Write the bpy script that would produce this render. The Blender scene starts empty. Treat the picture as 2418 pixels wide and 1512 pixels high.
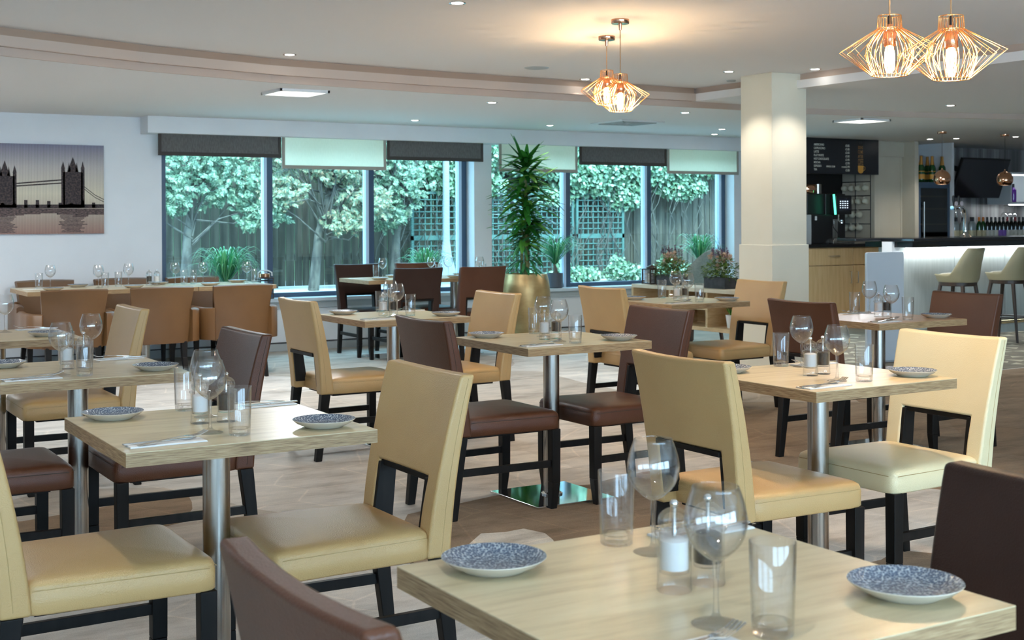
import bpy, math, random
from mathutils import Vector, Matrix
random.seed(7)
PI = math.pi
C = bpy.context.scene.collection
S = bpy.context.scene

# ------------------------------------------------------------------ camera
YAW = math.radians(31.13)
cam_d = bpy.data.cameras.new('camera')
cam = bpy.data.objects.new('camera', cam_d); C.objects.link(cam)
cam_d.sensor_width = 36.0
cam_d.lens = 3067.4 / 2418 * 36.0
cam_d.shift_y = -(756 - 531.7) / 2418
cam_d.clip_start = 0.05; cam_d.clip_end = 200
cam.matrix_world = (Matrix.Translation((0, 0, 1.3238)) @ Matrix.Rotation(-YAW, 4, 'Z')
                    @ Matrix.Rotation(PI / 2 - 0.004909, 4, 'X') @ Matrix.Rotation(-0.003797, 4, 'Z'))
cam_d.dof.use_dof = True
cam_d.dof.focus_distance = 4.6
cam_d.dof.aperture_fstop = 9.0
S.camera = cam

# ------------------------------------------------------------------ world, sun, exposure
w = bpy.data.worlds.new('world'); S.world = w; w.use_nodes = True
bg = w.node_tree.nodes['Background']
bg.inputs[0].default_value = (0.48, 0.75, 1.0, 1)
bg.inputs[1].default_value = 10.0
sun_d = bpy.data.lights.new('sun', 'SUN'); sun = bpy.data.objects.new('sun', sun_d); C.objects.link(sun)
sun_d.energy = 4.0; sun_d.angle = math.radians(12); sun_d.color = (0.94, 1.0, 0.96)
sun.rotation_euler = (math.radians(40), 0, math.radians(-20))
S.view_settings.view_transform = 'Standard'; S.view_settings.look = 'None'
S.view_settings.gamma = 1.0; S.view_settings.use_curve_mapping = False
S.view_settings.exposure = 0.76
SPOT_W = 23.0
cy = S.cycles
cy.max_bounces = 9; cy.diffuse_bounces = 4; cy.glossy_bounces = 4; cy.transmission_bounces = 9
cy.transparent_max_bounces = 16; cy.caustics_reflective = False; cy.caustics_refractive = False
cy.sample_clamp_indirect = 4.0

# ------------------------------------------------------------------ materials
MATS = {}
def mat(name, col=(.8, .8, .8), rough=.5, metal=0, spec=.5, emit=None, estr=0, coat=0):
    m = bpy.data.materials.new(name); m.use_nodes = True
    b = m.node_tree.nodes['Principled BSDF']
    b.inputs['Base Color'].default_value = (*col, 1)
    b.inputs['Roughness'].default_value = rough
    b.inputs['Metallic'].default_value = metal
    b.inputs['Specular IOR Level'].default_value = spec
    if coat: b.inputs['Coat Weight'].default_value = coat
    if emit:
        b.inputs['Emission Color'].default_value = (*emit, 1); b.inputs['Emission Strength'].default_value = estr
    MATS[name] = m
    return m
def N(m, t, **kw):
    n = m.node_tree.nodes.new(t)
    for k, v in kw.items():
        if k.startswith('i_'): n.inputs[k[2:].replace('_', ' ')].default_value = v
        else: setattr(n, k, v)
    return n
def L(m, a, b): m.node_tree.links.new(a, b)
def bsdf(m): return m.node_tree.nodes['Principled BSDF']
def coords(m, scale=(1, 1, 1), kind='Object', rot=(0, 0, 0)):
    tc = N(m, 'ShaderNodeTexCoord'); mp = N(m, 'ShaderNodeMapping')
    mp.inputs['Scale'].default_value = scale; mp.inputs['Rotation'].default_value = rot
    L(m, tc.outputs[kind], mp.inputs['Vector'])
    return mp.outputs['Vector']
def ramp(m, fac, stops):
    r = N(m, 'ShaderNodeValToRGB'); e = r.color_ramp.elements
    while len(e) < len(stops): e.new(.5)
    for i, (p, c) in enumerate(stops):
        e[i].position = p; e[i].color = (*c, 1)
    L(m, fac, r.inputs['Fac'])
    return r.outputs['Color']
def bump(m, h, strength=.2, dist=.01):
    b = N(m, 'ShaderNodeBump'); b.inputs['Strength'].default_value = strength; b.inputs['Distance'].default_value = dist
    L(m, h, b.inputs['Height']); L(m, b.outputs['Normal'], bsdf(m).inputs['Normal'])
def noise(m, v, scale, detail=4, rough=.5):
    n = N(m, 'ShaderNodeTexNoise'); n.inputs['Scale'].default_value = scale
    n.inputs['Detail'].default_value = detail; n.inputs['Roughness'].default_value = rough
    L(m, v, n.inputs['Vector']); return n.outputs['Fac']

def noisy(name, c1, c2, scale, rough, stretch=(1, 1, 1), bmp=.0, bscale=None, spec=.5, metal=0, p=(.35, .65), kind='Object', coat=0):
    m = mat(name, c1, rough, metal, spec, coat=coat)
    v = coords(m, stretch, kind)
    f = noise(m, v, scale)
    L(m, ramp(m, f, [(p[0], c1), (p[1], c2)]), bsdf(m).inputs['Base Color'])
    if bmp:
        v2 = coords(m, (1, 1, 1), kind) if bscale else v
        bump(m, noise(m, v2, bscale or scale, 3), bmp, .004)
    return m

def leather(name, c1, c2, rough=.36, spec=.45):
    m = mat(name, c1, rough, 0, spec)
    v = coords(m)
    L(m, ramp(m, noise(m, v, 5, 3), [(.3, c1), (.7, c2)]), bsdf(m).inputs['Base Color'])
    vo = N(m, 'ShaderNodeTexVoronoi'); vo.inputs['Scale'].default_value = 330
    L(m, v, vo.inputs['Vector'])
    bump(m, vo.outputs['Distance'], .28, .002)
    return m
CREAM = leather('cream_leather', (.50, .315, .13), (.54, .345, .145))
CREAML = leather('pale_cream_leather', (.74, .62, .37), (.78, .66, .41))
BROWN = leather('brown_leather', (.085, .029, .013), (.10, .036, .017), .36, .34)
DARKBR = leather('dark_brown_leather', (.026, .010, .006), (.034, .014, .009), .38, .3)
TAN = leather('tan_leather', (.135, .062, .020), (.155, .072, .024), .40)
STOOLL = leather('olive_leather', (.33, .29, .17), (.36, .31, .19), .42)
GREYF = noisy('grey_upholstery', (.22, .25, .22), (.27, .30, .26), 60, .8, bmp=.2)
SEAM = mat('dark_stitching', (.045, .025, .015), .7)
CSEAM = mat('cream_stitching', (.46, .31, .13), .7)
BLACKW = noisy('black_stained_wood', (.004, .0035, .003), (.010, .008, .007), 30, .48, (1, 1, .1), spec=.22)
WALNUT = noisy('dark_walnut', (.03, .018, .012), (.055, .032, .02), 25, .42, (1, 1, .1))
STEEL = noisy('brushed_steel', (.36, .34, .31), (.52, .49, .45), 60, .24, (1, 1, .03), metal=1)
STEELP = mat('polished_steel', (.72, .74, .74), .06, 1)
CHROME = mat('chrome', (.82, .82, .82), .05, 1)
COPPER = mat('copper', (.86, .46, .28), .08, 1)
COPPERW = mat('copper_wire', (.80, .42, .17), .25, 1)
CABLE = mat('brown_flex', (.42, .24, .12), .6)
BLACKP = mat('black_plastic', (.01, .01, .011), .35)

def oak(name, c1, c2, c3, grain=(1.2, 16, 16), scale=4, rough=.32, bm=.04):
    m = mat(name, c1, rough, 0, .45)
    v = coords(m, grain)
    n1 = noise(m, v, scale, 6, .6)
    L(m, ramp(m, n1, [(.3, c1), (.5, c2), (.72, c3)]), bsdf(m).inputs['Base Color'])
    bump(m, n1, bm, .002)
    return m
OAKT = oak('pale_oak_laminate', (.46, .355, .205), (.60, .49, .30), (.68, .58, .38), (1.3, 9, 1), 2.6, .30)
OAKE = oak('oak_edge_grain', (.15, .085, .038), (.34, .215, .105), (.50, .36, .20), (3, 3, 75), 5, .5, .3)
OAKC = oak('oak_cabinet', (.50, .33, .155), (.58, .40, .20), (.64, .46, .25), (9, 9, .8), 3, .4)
OAKD = oak('oak_shelf', (.46, .31, .16), (.56, .40, .22), (.62, .47, .28), (3, 3, 14), 3, .4)
OAKTOPD = oak('grey_oak_top', (.50, .42, .30), (.60, .52, .38), (.66, .58, .44), (10, 1, 1), 3, .4)
OAKW = oak('warm_oak_laminate', (.38, .21, .095), (.48, .285, .135), (.55, .34, .17), (1.3, 9, 1), 2.6, .30)

WALL = noisy('white_wall_paint', (.74, .75, .76), (.77, .78, .79), 3, .75, bmp=.05, bscale=120)
CEIL = mat('ceiling_paint', (.84, .83, .82), .85)
FASCIA = mat('taupe_fascia_paint', (.42, .29, .21), .6)
FASCIA2 = mat('taupe_fascia_light', (.56, .44, .36), .6)
CREAMW = noisy('cream_wall_paint', (.72, .66, .52), (.75, .69, .55), 3, .7, bmp=.05, bscale=120)
BEIGEW = noisy('beige_paint', (.50, .46, .37), (.53, .49, .40), 3, .6)
SKIRT = mat('grey_trunking', (.42, .45, .45), .5)
DARKLINE = mat('black_rubber_strip', (.02, .02, .022), .6)
FRAME = mat('blue_grey_window_frame', (.05, .085, .14), .35)
FRAMEL = mat('pale_frame_face', (.55, .66, .80), .35)
SILL = mat('sill_board', (.55, .60, .63), .35)

def thin_glass(name, tint, ior=1.45, boost=0.0):
    m = bpy.data.materials.new(name); m.use_nodes = True; nt = m.node_tree; nt.nodes.clear()
    out = nt.nodes.new('ShaderNodeOutputMaterial'); mx = nt.nodes.new('ShaderNodeMixShader')
    tr = nt.nodes.new('ShaderNodeBsdfTransparent'); gl = nt.nodes.new('ShaderNodeBsdfGlossy')
    fr = nt.nodes.new('ShaderNodeMapRange'); lw = nt.nodes.new('ShaderNodeLayerWeight'); pw = nt.nodes.new('ShaderNodeMath'); pw.operation = 'POWER'; pw.inputs[1].default_value = 2.6
    lw.inputs[0].default_value = .5; nt.links.new(lw.outputs['Facing'], pw.inputs[0]); nt.links.new(pw.outputs[0], fr.inputs[0])
    fr.inputs[3].default_value = .04 + boost; fr.inputs[4].default_value = .9
    tr.inputs[0].default_value = (*tint, 1); gl.inputs['Roughness'].default_value = .0
    nt.links.new(fr.outputs[0], mx.inputs[0])
    nt.links.new(tr.outputs[0], mx.inputs[1]); nt.links.new(gl.outputs[0], mx.inputs[2])
    nt.links.new(mx.outputs[0], out.inputs[0]); return m
PANE = thin_glass('window_glass', (.82, .96, .97), 1.45)
def clear_glass(name, mixf=.45, tint=(1, 1, 1)):
    m = bpy.data.materials.new(name); m.use_nodes = True; nt = m.node_tree; nt.nodes.clear()
    out = nt.nodes.new('ShaderNodeOutputMaterial'); mx = nt.nodes.new('ShaderNodeMixShader')
    tr = nt.nodes.new('ShaderNodeBsdfTransparent'); gl = nt.nodes.new('ShaderNodeBsdfGlass')
    gl.inputs['IOR'].default_value = 1.48; gl.inputs['Roughness'].default_value = 0.0
    gl.inputs[0].default_value = (*tint, 1); tr.inputs[0].default_value = (*tint, 1)
    mx.inputs[0].default_value = mixf
    nt.links.new(tr.outputs[0], mx.inputs[1]); nt.links.new(gl.outputs[0], mx.inputs[2])
    nt.links.new(mx.outputs[0], out.inputs[0]); return m
GLASS = clear_glass('clear_glass', .30)
THIN = thin_glass('thin_bowl_glass', (.985, .985, .985), 1.6, .02)

CERA = mat('cream_stoneware', (.62, .56, .45), .25)
def glaze():
    m = mat('blue_reactive_glaze', (.2, .25, .33), .16)
    v = coords(m)
    vo = N(m, 'ShaderNodeTexVoronoi'); vo.inputs['Scale'].default_value = 260
    L(m, v, vo.inputs['Vector'])
    L(m, ramp(m, vo.outputs['Distance'], [(.15, (.045, .065, .11)), (.5, (.13, .165, .22)), (.85, (.50, .54, .57))]), bsdf(m).inputs['Base Color'])
    bump(m, vo.outputs['Distance'], .6, .003)
    return m
GLAZE = glaze()
SALT = mat('salt_grains', (.85, .84, .82), .8)
PEPPER = noisy('black_peppercorns', (.006, .005, .005), (.06, .045, .035), 900, .6)
NAPK = noisy('white_paper_napkin', (.82, .82, .80), (.86, .86, .84), 80, .85)
CUT = mat('cutlery_steel', (.70, .69, .67), .14, 1)

def carpet(nm='stone_pattern_carpet', tones=None):
    m = mat(nm, (.5, .47, .42), .95, 0, .1)
    v = coords(m)
    # large irregular plates in three tones
    d = N(m, 'ShaderNodeTexNoise'); d.inputs['Scale'].default_value = 1.1; L(m, v, d.inputs['Vector'])
    mixv = N(m, 'ShaderNodeMixRGB'); mixv.inputs[0].default_value = .10
    L(m, v, mixv.inputs[1]); L(m, d.outputs['Color'], mixv.inputs[2])
    vo = N(m, 'ShaderNodeTexVoronoi'); vo.inputs['Scale'].default_value = .62
    L(m, mixv.outputs[0], vo.inputs['Vector'])
    sep = N(m, 'ShaderNodeSeparateColor'); L(m, vo.outputs['Color'], sep.inputs[0])
    plates = ramp(m, sep.outputs[0], tones or [(.0, (.64, .62, .585)), (.55, (.58, .555, .515)), (.60, (.47, .425, .37)), (.80, (.49, .445, .39)), (.84, (.70, .685, .65))])
    # streaky tone variation from stretched noise
    v2 = coords(m, (1.2, 3.4, 1))
    n1 = ramp(m, noise(m, v2, 1.7, 8, .68), [(.30, (.55, .53, .51)), (.50, (.95, .95, .95)), (.72, (1.25, 1.22, 1.18))])
    mul = N(m, 'ShaderNodeMixRGB', blend_type='MULTIPLY'); mul.inputs[0].default_value = .85
    L(m, plates, mul.inputs[1]); L(m, n1, mul.inputs[2])
    ve = N(m, 'ShaderNodeTexVoronoi', feature='DISTANCE_TO_EDGE'); ve.inputs['Scale'].default_value = 2.6
    L(m, mixv.outputs[0], ve.inputs['Vector'])
    cr = ramp(m, ve.outputs['Distance'], [(.0, (1.25, 1.2, 1.15)), (.02, (1, 1, 1)), (1, (1, 1, 1))])
    mul2 = N(m, 'ShaderNodeMixRGB', blend_type='MULTIPLY'); mul2.inputs[0].default_value = .8
    L(m, mul.outputs[0], mul2.inputs[1]); L(m, cr, mul2.inputs[2])
    fine = ramp(m, noise(m, v, 260, 2), [(.3, (.82, .82, .82)), (.7, (1.1, 1.1, 1.1))])
    mul3 = N(m, 'ShaderNodeMixRGB', blend_type='MULTIPLY'); mul3.inputs[0].default_value = .8
    L(m, mul2.outputs[0], mul3.inputs[1]); L(m, fine, mul3.inputs[2])
    L(m, mul3.outputs[0], bsdf(m).inputs['Base Color'])
    bump(m, noise(m, v, 300, 2), .5, .004)
    return m
CARPET = carpet()
CARPETB = carpet('brown_carpet_figure', [(.0, (.33, .255, .185)), (.5, (.27, .20, .14)), (.6, (.36, .25, .165)), (.8, (.24, .18, .125)), (.84, (.40, .33, .26))])
CARPETL = carpet('light_carpet_figure', [(0, (.70, .665, .60)), (1, (.64, .60, .53))])
TILEF = noisy('taupe_bar_carpet', (.17, .15, .115), (.24, .21, .16), 4, .9)
TRI = mat('pale_triangle_weave', (.52, .48, .36), .9)
STRIPEW = None
def striped():
    m = mat('striped_metallic_wallpaper', (.3, .28, .27), .35, .3)
    v = coords(m, (1, 1, .02))
    L(m, ramp(m, noise(m, v, 7, 4, .7), [(.3, (.12, .11, .11)), (.5, (.26, .24, .23)), (.7, (.55, .53, .52))]), bsdf(m).inputs['Base Color'])
    return m
STRIPEW = striped()
BLACKTOP = mat('black_counter_laminate', (.012, .012, .014), .12)
BARF = noisy('grey_bar_panel', (.42, .45, .42), (.48, .51, .48), 6, .45, (6, 1, .5))
LEDW = mat('led_strip', (1, 1, 1), .5, emit=(.85, .95, 1.0), estr=5)
BULB = mat('glowing_filament_bulb', (1, .8, .5), .5, emit=(1, .70, .34), estr=34)
DLE = mat('downlight_lens', (1, 1, 1), .5, emit=(1, .95, .86), estr=16)
PANELE = mat('diffuser_panel', (1, 1, 1), .5, emit=(1, .97, .86), estr=2.2)
COPIN = mat('lit_copper_rim', (1, .7, .4), .4, emit=(1, .72, .42), estr=2.5)
CHARC = noisy('charcoal_linen', (.10, .095, .09), (.14, .135, .13), 90, .85, (1, 1, .3))
CHARCB = mat('charcoal_binding', (.055, .045, .04), .8)
IVORY = noisy('ivory_linen', (.76, .77, .66), (.82, .83, .72), 90, .85, (1, 1, .3))
def translucent(m, col, f):
    nt = m.node_tree; tl = nt.nodes.new('ShaderNodeBsdfTranslucent'); tl.inputs[0].default_value = (*col, 1)
    mx = nt.nodes.new('ShaderNodeMixShader'); mx.inputs[0].default_value = f
    out = [n for n in nt.nodes if n.type == 'OUTPUT_MATERIAL'][0]
    nt.links.new(bsdf(m).outputs[0], mx.inputs[1]); nt.links.new(tl.outputs[0], mx.inputs[2]); nt.links.new(mx.outputs[0], out.inputs[0])
translucent(IVORY, (.95, .86, .62), .5)
IVORYB = mat('taupe_binding', (.34, .32, .27), .8)
GOLDP = noisy('brushed_gold_pot', (.42, .27, .11), (.56, .39, .18), 4, .40, (1, 1, 2.2), metal=.7)
POTG = mat('grey_pot', (.08, .09, .11), .5)
POTW = mat('white_pot', (.75, .76, .76), .4)
SLATE = noisy('slate_planter', (.03, .03, .035), (.06, .06, .065), 20, .7)
TRUNK = noisy('cane_bark', (.14, .15, .05), (.27, .26, .10), 40, .7, (1, 1, 3))
BARK = noisy('tree_bark', (.12, .11, .09), (.24, .23, .19), 14, .9, (1, 1, .25), bmp=.5)
BARKD = noisy('dark_tree_bark', (.035, .032, .028), (.12, .11, .09), 14, .9, (1, 1, .25), bmp=.5)
SOIL = noisy('garden_gravel', (.24, .225, .21), (.50, .48, .45), 60, .95, bmp=.5)
FENCE = noisy('weathered_fence_timber', (.035, .031, .023), (.10, .088, .065), 5, .9, (3, 3, .25), bmp=.3)
TRELL = mat('green_trellis_paint', (.06, .13, .11), .7)

def leafmat(name, stops, rough=.4, trans=.25):
    m = mat(name, stops[0], rough)
    g = N(m, 'ShaderNodeNewGeometry')
    k = len(stops)
    col = ramp(m, g.outputs['Random Per Island'], [(i / (k - 1), c) for i, c in enumerate(stops)])
    L(m, col, bsdf(m).inputs['Base Color'])
    nt = m.node_tree
    tl = nt.nodes.new('ShaderNodeBsdfTranslucent'); L(m, col, tl.inputs[0])
    mx = nt.nodes.new('ShaderNodeMixShader'); mx.inputs[0].default_value = trans
    out = [n for n in nt.nodes if n.type == 'OUTPUT_MATERIAL'][0]
    L(m, bsdf(m).outputs[0], mx.inputs[1]); L(m, tl.outputs[0], mx.inputs[2]); L(m, mx.outputs[0], out.inputs[0])
    return m
IVY = leafmat('ivy_leaf', [(.025, .06, .03), (.09, .19, .10), (.24, .36, .22), (.50, .62, .44)])
CONI = leafmat('conifer_spray', [(.03, .065, .035), (.09, .17, .10), (.20, .30, .18), (.38, .44, .30)])
CONIB = leafmat('browning_conifer', [(.05, .09, .05), (.14, .20, .12), (.30, .34, .20), (.36, .22, .13)])
DRAC = leafmat('dracaena_leaf', [(.010, .08, .014), (.03, .17, .025), (.06, .28, .04), (.24, .48, .08)], .25, .3)
DRACL = leafmat('light_leaf', [(.02, .14, .04), (.05, .25, .08), (.12, .36, .12)], .3, .3)
GRASSL = leafmat('grass_plant_leaf', [(.02, .15, .06), (.05, .30, .10), (.22, .48, .20)], .3, .3)
FLG = leafmat('bouquet_leaf', [(.03, .07, .02), (.08, .16, .035), (.22, .32, .07)], .6, .2)
FPINK = leafmat('peach_petal', [(.62, .36, .28), (.72, .50, .38), (.70, .60, .42)], .7, .3)
FPURP = leafmat('purple_petal', [(.12, .07, .13), (.22, .13, .24), (.33, .2, .28)], .7, .3)

# ------------------------------------------------------------------ mesh helpers
class MB:
    def __init__(s): s.v = []; s.f = []
    def add(s, vs, fs):
        o = len(s.v); s.v += [tuple(p) for p in vs]; s.f += [tuple(i + o for i in f) for f in fs]; return s
    def box(s, x0, y0, z0, x1, y1, z1):
        return s.frus((x0, y0, x1, y1), z0, (x0, y0, x1, y1), z1)
    def frus(s, a, z0, b, z1):
        vs = [(a[0], a[1], z0), (a[2], a[1], z0), (a[2], a[3], z0), (a[0], a[3], z0),
              (b[0], b[1], z1), (b[2], b[1], z1), (b[2], b[3], z1), (b[0], b[3], z1)]
        return s.add(vs, [(0, 3, 2, 1), (4, 5, 6, 7), (0, 1, 5, 4), (1, 2, 6, 5), (2, 3, 7, 6), (3, 0, 4, 7)])
    def cbar(s, p, q, w, h):   # bar between two points with rectangular section
        p = Vector(p); q = Vector(q); d = (q - p).normalized()
        up = Vector((0, 0, 1)) if abs(d.z) < .9 else Vector((1, 0, 0))
        a = d.cross(up).normalized() * w / 2; b = a.cross(d).normalized() * h / 2
        vs = [p - a - b, p + a - b, p + a + b, p - a + b, q - a - b, q + a - b, q + a + b, q - a + b]
        return s.add(vs, [(0, 3, 2, 1), (4, 5, 6, 7), (0, 1, 5, 4), (1, 2, 6, 5), (2, 3, 7, 6), (3, 0, 4, 7)])
    def lathe(s, prof, n=24, c=(0, 0, 0), cap0=True, cap1=True):
        o = len(s.v); k = len(prof)
        for r, z in prof:
            for i in range(n):
                t = 2 * PI * i / n; s.v.append((c[0] + r * math.cos(t), c[1] + r * math.sin(t), c[2] + z))
        for j in range(k - 1):
            for i in range(n):
                a = o + j * n + i; b = o + j * n + (i + 1) % n
                s.f.append((a, b, b + n, a + n))
        if cap0: s.f.append(tuple(o + i for i in range(n - 1, -1, -1)))
        if cap1: s.f.append(tuple(o + (k - 1) * n + i for i in range(n)))
        return s
    def tube(s, pts, r, n=6, closed=False):
        pts = [Vector(p) for p in pts]; o = len(s.v); k = len(pts)
        rr = r if isinstance(r, (list, tuple)) else [r] * k
        ref = None
        for i, p in enumerate(pts):
            a = pts[(i - 1) % k] if (closed or i > 0) else pts[0]
            b = pts[(i + 1) % k] if (closed or i < k - 1) else pts[-1]
            d = (b - a).normalized()
            if ref is None: ref = Vector((0, 0, 1)) if abs(d.z) < .9 else Vector((1, 0, 0))
            x = d.cross(ref)
            if x.length < 1e-4: x = d.cross(Vector((0, 1, 0)))
            x.normalize(); y = x.cross(d).normalized(); ref = y
            for j in range(n):
                t = 2 * PI * j / n; s.v.append(tuple(p + (x * math.cos(t) + y * math.sin(t)) * rr[i]))
        for i in range(k if closed else k - 1):
            for j in range(n):
                a = o + i * n + j; b = o + i * n + (j + 1) % n
                c = o + ((i + 1) % k) * n + (j + 1) % n; d2 = o + ((i + 1) % k) * n + j
                s.f.append((a, d2, c, b))
        if not closed:
            s.f.append(tuple(o + j for j in range(n))); s.f.append(tuple(o + (k - 1) * n + j for j in range(n - 1, -1, -1)))
        return s
    def grid(s, P, closed_u=False):    # P[i][j] points
        o = len(s.v); a = len(P); b = len(P[0])
        for row in P:
            for p in row: s.v.append(tuple(p))
        for i in range(a if closed_u else a - 1):
            for j in range(b - 1):
                i2 = (i + 1) % a
                s.f.append((o + i * b + j, o + i2 * b + j, o + i2 * b + j + 1, o + i * b + j + 1))
        return s
    def ball(s, c, r, n=10, sz=1):
        prof = [(r * math.sin(PI * i / 8), -r * sz * math.cos(PI * i / 8)) for i in range(1, 8)]
        return s.lathe(prof, n, c)
    def poly(s, pts, z0, z1):    # vertical prism
        k = len(pts); o = len(s.v)
        for z in (z0, z1):
            for p in pts: s.v.append((p[0], p[1], z))
        s.f.append(tuple(o + i for i in range(k - 1, -1, -1))); s.f.append(tuple(o + k + i for i in range(k)))
        for i in range(k):
            j = (i + 1) % k; s.f.append((o + i, o + j, o + k + j, o + k + i))
        return s
    def leaf(s, p, d, n, l, wd, bend=0.0, seg=2):
        p = Vector(p); d = Vector(d).normalized(); n = Vector(n)
        side = d.cross(n)
        if side.length < 1e-4: side = d.cross(Vector((.3, .5, .8)))
        side.normalize(); up = side.cross(d).normalized()
        P = []
        for i in range(seg + 1):
            t = i / seg; wv = wd * (math.sin(PI * min(1, t * .85 + .08)) if seg > 1 else (1 - t))
            q = p + d * (l * t) - up * (bend * l * t * t)
            P.append([q - side * wv / 2, q + up * wv * -.12, q + side * wv / 2])
        return s.grid(P)
    def build(s, name, m, parent=None, smooth=False, bev=0, bseg=2, angle=40, subs=0):
        me = bpy.data.meshes.new(name); me.from_pydata(s.v, [], s.f); me.validate(); me.update()
        if m: me.materials.append(m)
        o = bpy.data.objects.new(name, me); C.objects.link(o)
        if parent: o.parent = parent
        if smooth or bev:
            for p in me.polygons: p.use_smooth = True
        if bev:
            b = o.modifiers.new('bevel', 'BEVEL'); b.width = bev; b.segments = bseg; b.limit_method = 'ANGLE'; b.angle_limit = math.radians(angle)
            b.harden_normals = True
        elif smooth:
            try: me.set_sharp_from_angle(angle=math.radians(angle))
            except Exception: pass
        return o
def thing(name, label, cat, loc=(0, 0, 0), rz=0, group=None):
    o = bpy.data.objects.new(name, None); C.objects.link(o); o.location = loc; o.rotation_euler = (0, 0, rz)
    o.empty_display_size = .1
    return tag(o, label, cat, group)
def tag(o, label=None, cat=None, group=None, kind=None):
    if label: o['label'] = label
    if cat: o['category'] = cat
    if group: o['group'] = group
    if kind: o['kind'] = kind
    return o
def struct(o): o['kind'] = 'structure'; return o
def kids(o): return [c for c in KIDS.get(o.name, [])]
KIDS = {}
def refresh():
    KIDS.clear()
    for o in C.objects:
        if o.parent: KIDS.setdefault(o.parent.name, []).append(o)
PROTO_USED = set()
def place(proto, label, loc, rz=0, group=None, cat=None):
    """first use moves the prototype itself, later uses copy it with its parts"""
    if proto.name not in PROTO_USED:
        PROTO_USED.add(proto.name); o = proto
    else:
        if proto.name not in KIDS and proto.type == 'EMPTY': refresh()
        def cp(a, par):
            c = a.copy(); C.objects.link(c)
            if par: c.parent = par
            for k in KIDS.get(a.name, []): cp(k, c)
            return c
        o = cp(proto, None)
    o.location = loc; o.rotation_euler = (0, 0, rz); o['label'] = label
    if group: o['group'] = group
    if cat: o['category'] = cat
    return o

# ------------------------------------------------------------------ room shell
ZU, ZM, ZL = 2.464, 2.35, 2.30
WY = 12.38          # plane of the window wall
o = MB().box(-5, -5, -.05, 18, 12.75, 0).build('floor', CARPET); struct(o)
def figure(name, pts, z, m):
    P_ = []; k = len(pts); R_ = random.Random(len(pts) * 7)
    for i in range(k):
        a = Vector(pts[i]); b = Vector(pts[(i + 1) % k]); n_ = max(2, int((b - a).length / .12)); nn = Vector((-(b - a).y, (b - a).x)).normalized()
        bow = R_.uniform(-.04, .04)
        for j in range(n_): P_.append(a.lerp(b, j / n_) + nn * (bow * math.sin(PI * j / n_) + R_.uniform(-.004, .004)))
    mb = MB(); c = sum((Vector(p) for p in P_), Vector((0, 0))) / len(P_)
    mb.poly([tuple(p) for p in P_], z - .001, z); o_ = mb.build(name, m); return struct(o_)
figure('floor_carpet_figure', [(2.60, 5.22), (3.12, 5.35), (3.67, 5.32), (4.19, 5.44), (3.95, 4.9), (3.74, 4.55), (3.30, 3.97), (2.49, 3.80), (2.20, 4.35)], .0015, CARPETB)
figure('floor_carpet_figure', [(2.47, 4.48), (2.70, 4.73), (2.90, 4.71), (2.90, 4.48), (2.77, 4.04), (2.36, 4.10)], .0025, CARPETL)
figure('floor_carpet_figure', [(4.92, 6.06), (5.5, 6.9), (5.96, 7.83), (6.78, 8.3), (7.6, 8.2), (7.7, 7.4), (8.9, 7.40), (10.6, 7.40), (9.5, 5.2), (5.7, 4.15), (5.06, 4.27), (4.85, 4.70), (4.75, 5.33)], .0015, CARPETB)
figure('floor_carpet_figure', [(3.55, 3.05), (3.62, 3.55), (3.97, 3.62), (4.3, 3.3), (4.9, 3.2), (4.7, 2.2), (3.6, 2.3)], .0015, CARPETB)
figure('floor_carpet_figure', [(-.6, 5.9), (.4, 6.2), (1.1, 6.0), (1.9, 6.25), (1.7, 5.6), (.6, 5.3), (-.5, 5.2)], .0015, CARPETB)
figure('floor_carpet_figure', [(.9, 3.0), (1.5, 3.15), (2.1, 2.9), (2.2, 2.3), (1.3, 2.2)], .0015, CARPETB)
# patterned carpet beyond the dining area
o = MB().poly([(7.75, 7.45), (17.9, 7.45), (17.9, 12.3), (7.75, 12.3)], 0.0, .004).build('floor_bar_area', TILEF); struct(o)
tm = MB(); rnd = random.Random(3)
xx = 7.85
while xx < 14.5:
    yy = 7.6
    while yy < 10.6:
        if rnd.random() < .8:
            cx0 = xx + rnd.uniform(-.05, .05); cy0 = yy + rnd.uniform(-.04, .04); a0 = rnd.choice([0, PI, PI * .5, -PI * .5]) + rnd.uniform(-.3, .3); r0 = rnd.uniform(.075, .11)
            tm.poly([(cx0 + r0 * math.cos(a0 + k * 2.1 + (.3 if k == 2 else 0)), cy0 + r0 * math.sin(a0 + k * 2.1 + (.3 if k == 2 else 0))) for k in range(3)], .004, .0055)
        yy += .19
    xx += .23
o = tm.build('floor_triangle_pattern', TRI); struct(o)

# ceilings: recessed coffer, mid level and low perimeter, with stepped fascias
lowedge = [(-5, 5.2), (-2, 6.6), (0.2, 7.65), (1.38, 8.13), (2.3, 8.50), (3.3, 8.78), (4.6, 8.91), (6.2, 8.97), (7.87, 8.995), (8.7, 9.03), (9.8, 8.86), (11.13, 8.50), (14, 7.6), (18, 6.2)]
def strip(name, pts, yf, z0, z1, m):
    mb = MB()
    for p, q in zip(pts[:-1], pts[1:]):
        a0, a1 = (p[1], q[1]) if p[1] < yf else (yf, yf); b0, b1 = (yf, yf) if p[1] < yf else (p[1], q[1])
        mb.poly([(p[0], a0), (q[0], a1), (q[0], b1), (p[0], b0)], z0, z1)
    return struct(mb.build(name, m))
strip('ceiling_low', lowedge, 12.75, ZL, ZM + .01, CEIL)
o = MB().box(-5, -5, ZM + .16, 18, 12.75, ZM + .2).build('ceiling_slab', CEIL); struct(o)
cof = [(p[0], p[1] - .07) for p in lowedge if p[0] < 7.2] + [(7.26, 8.90)]
strip('ceiling_mid', [(7.27, 8.985)] + [p for p in lowedge if p[0] > 7.27], -5, ZM, ZM + .02, CEIL)
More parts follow.
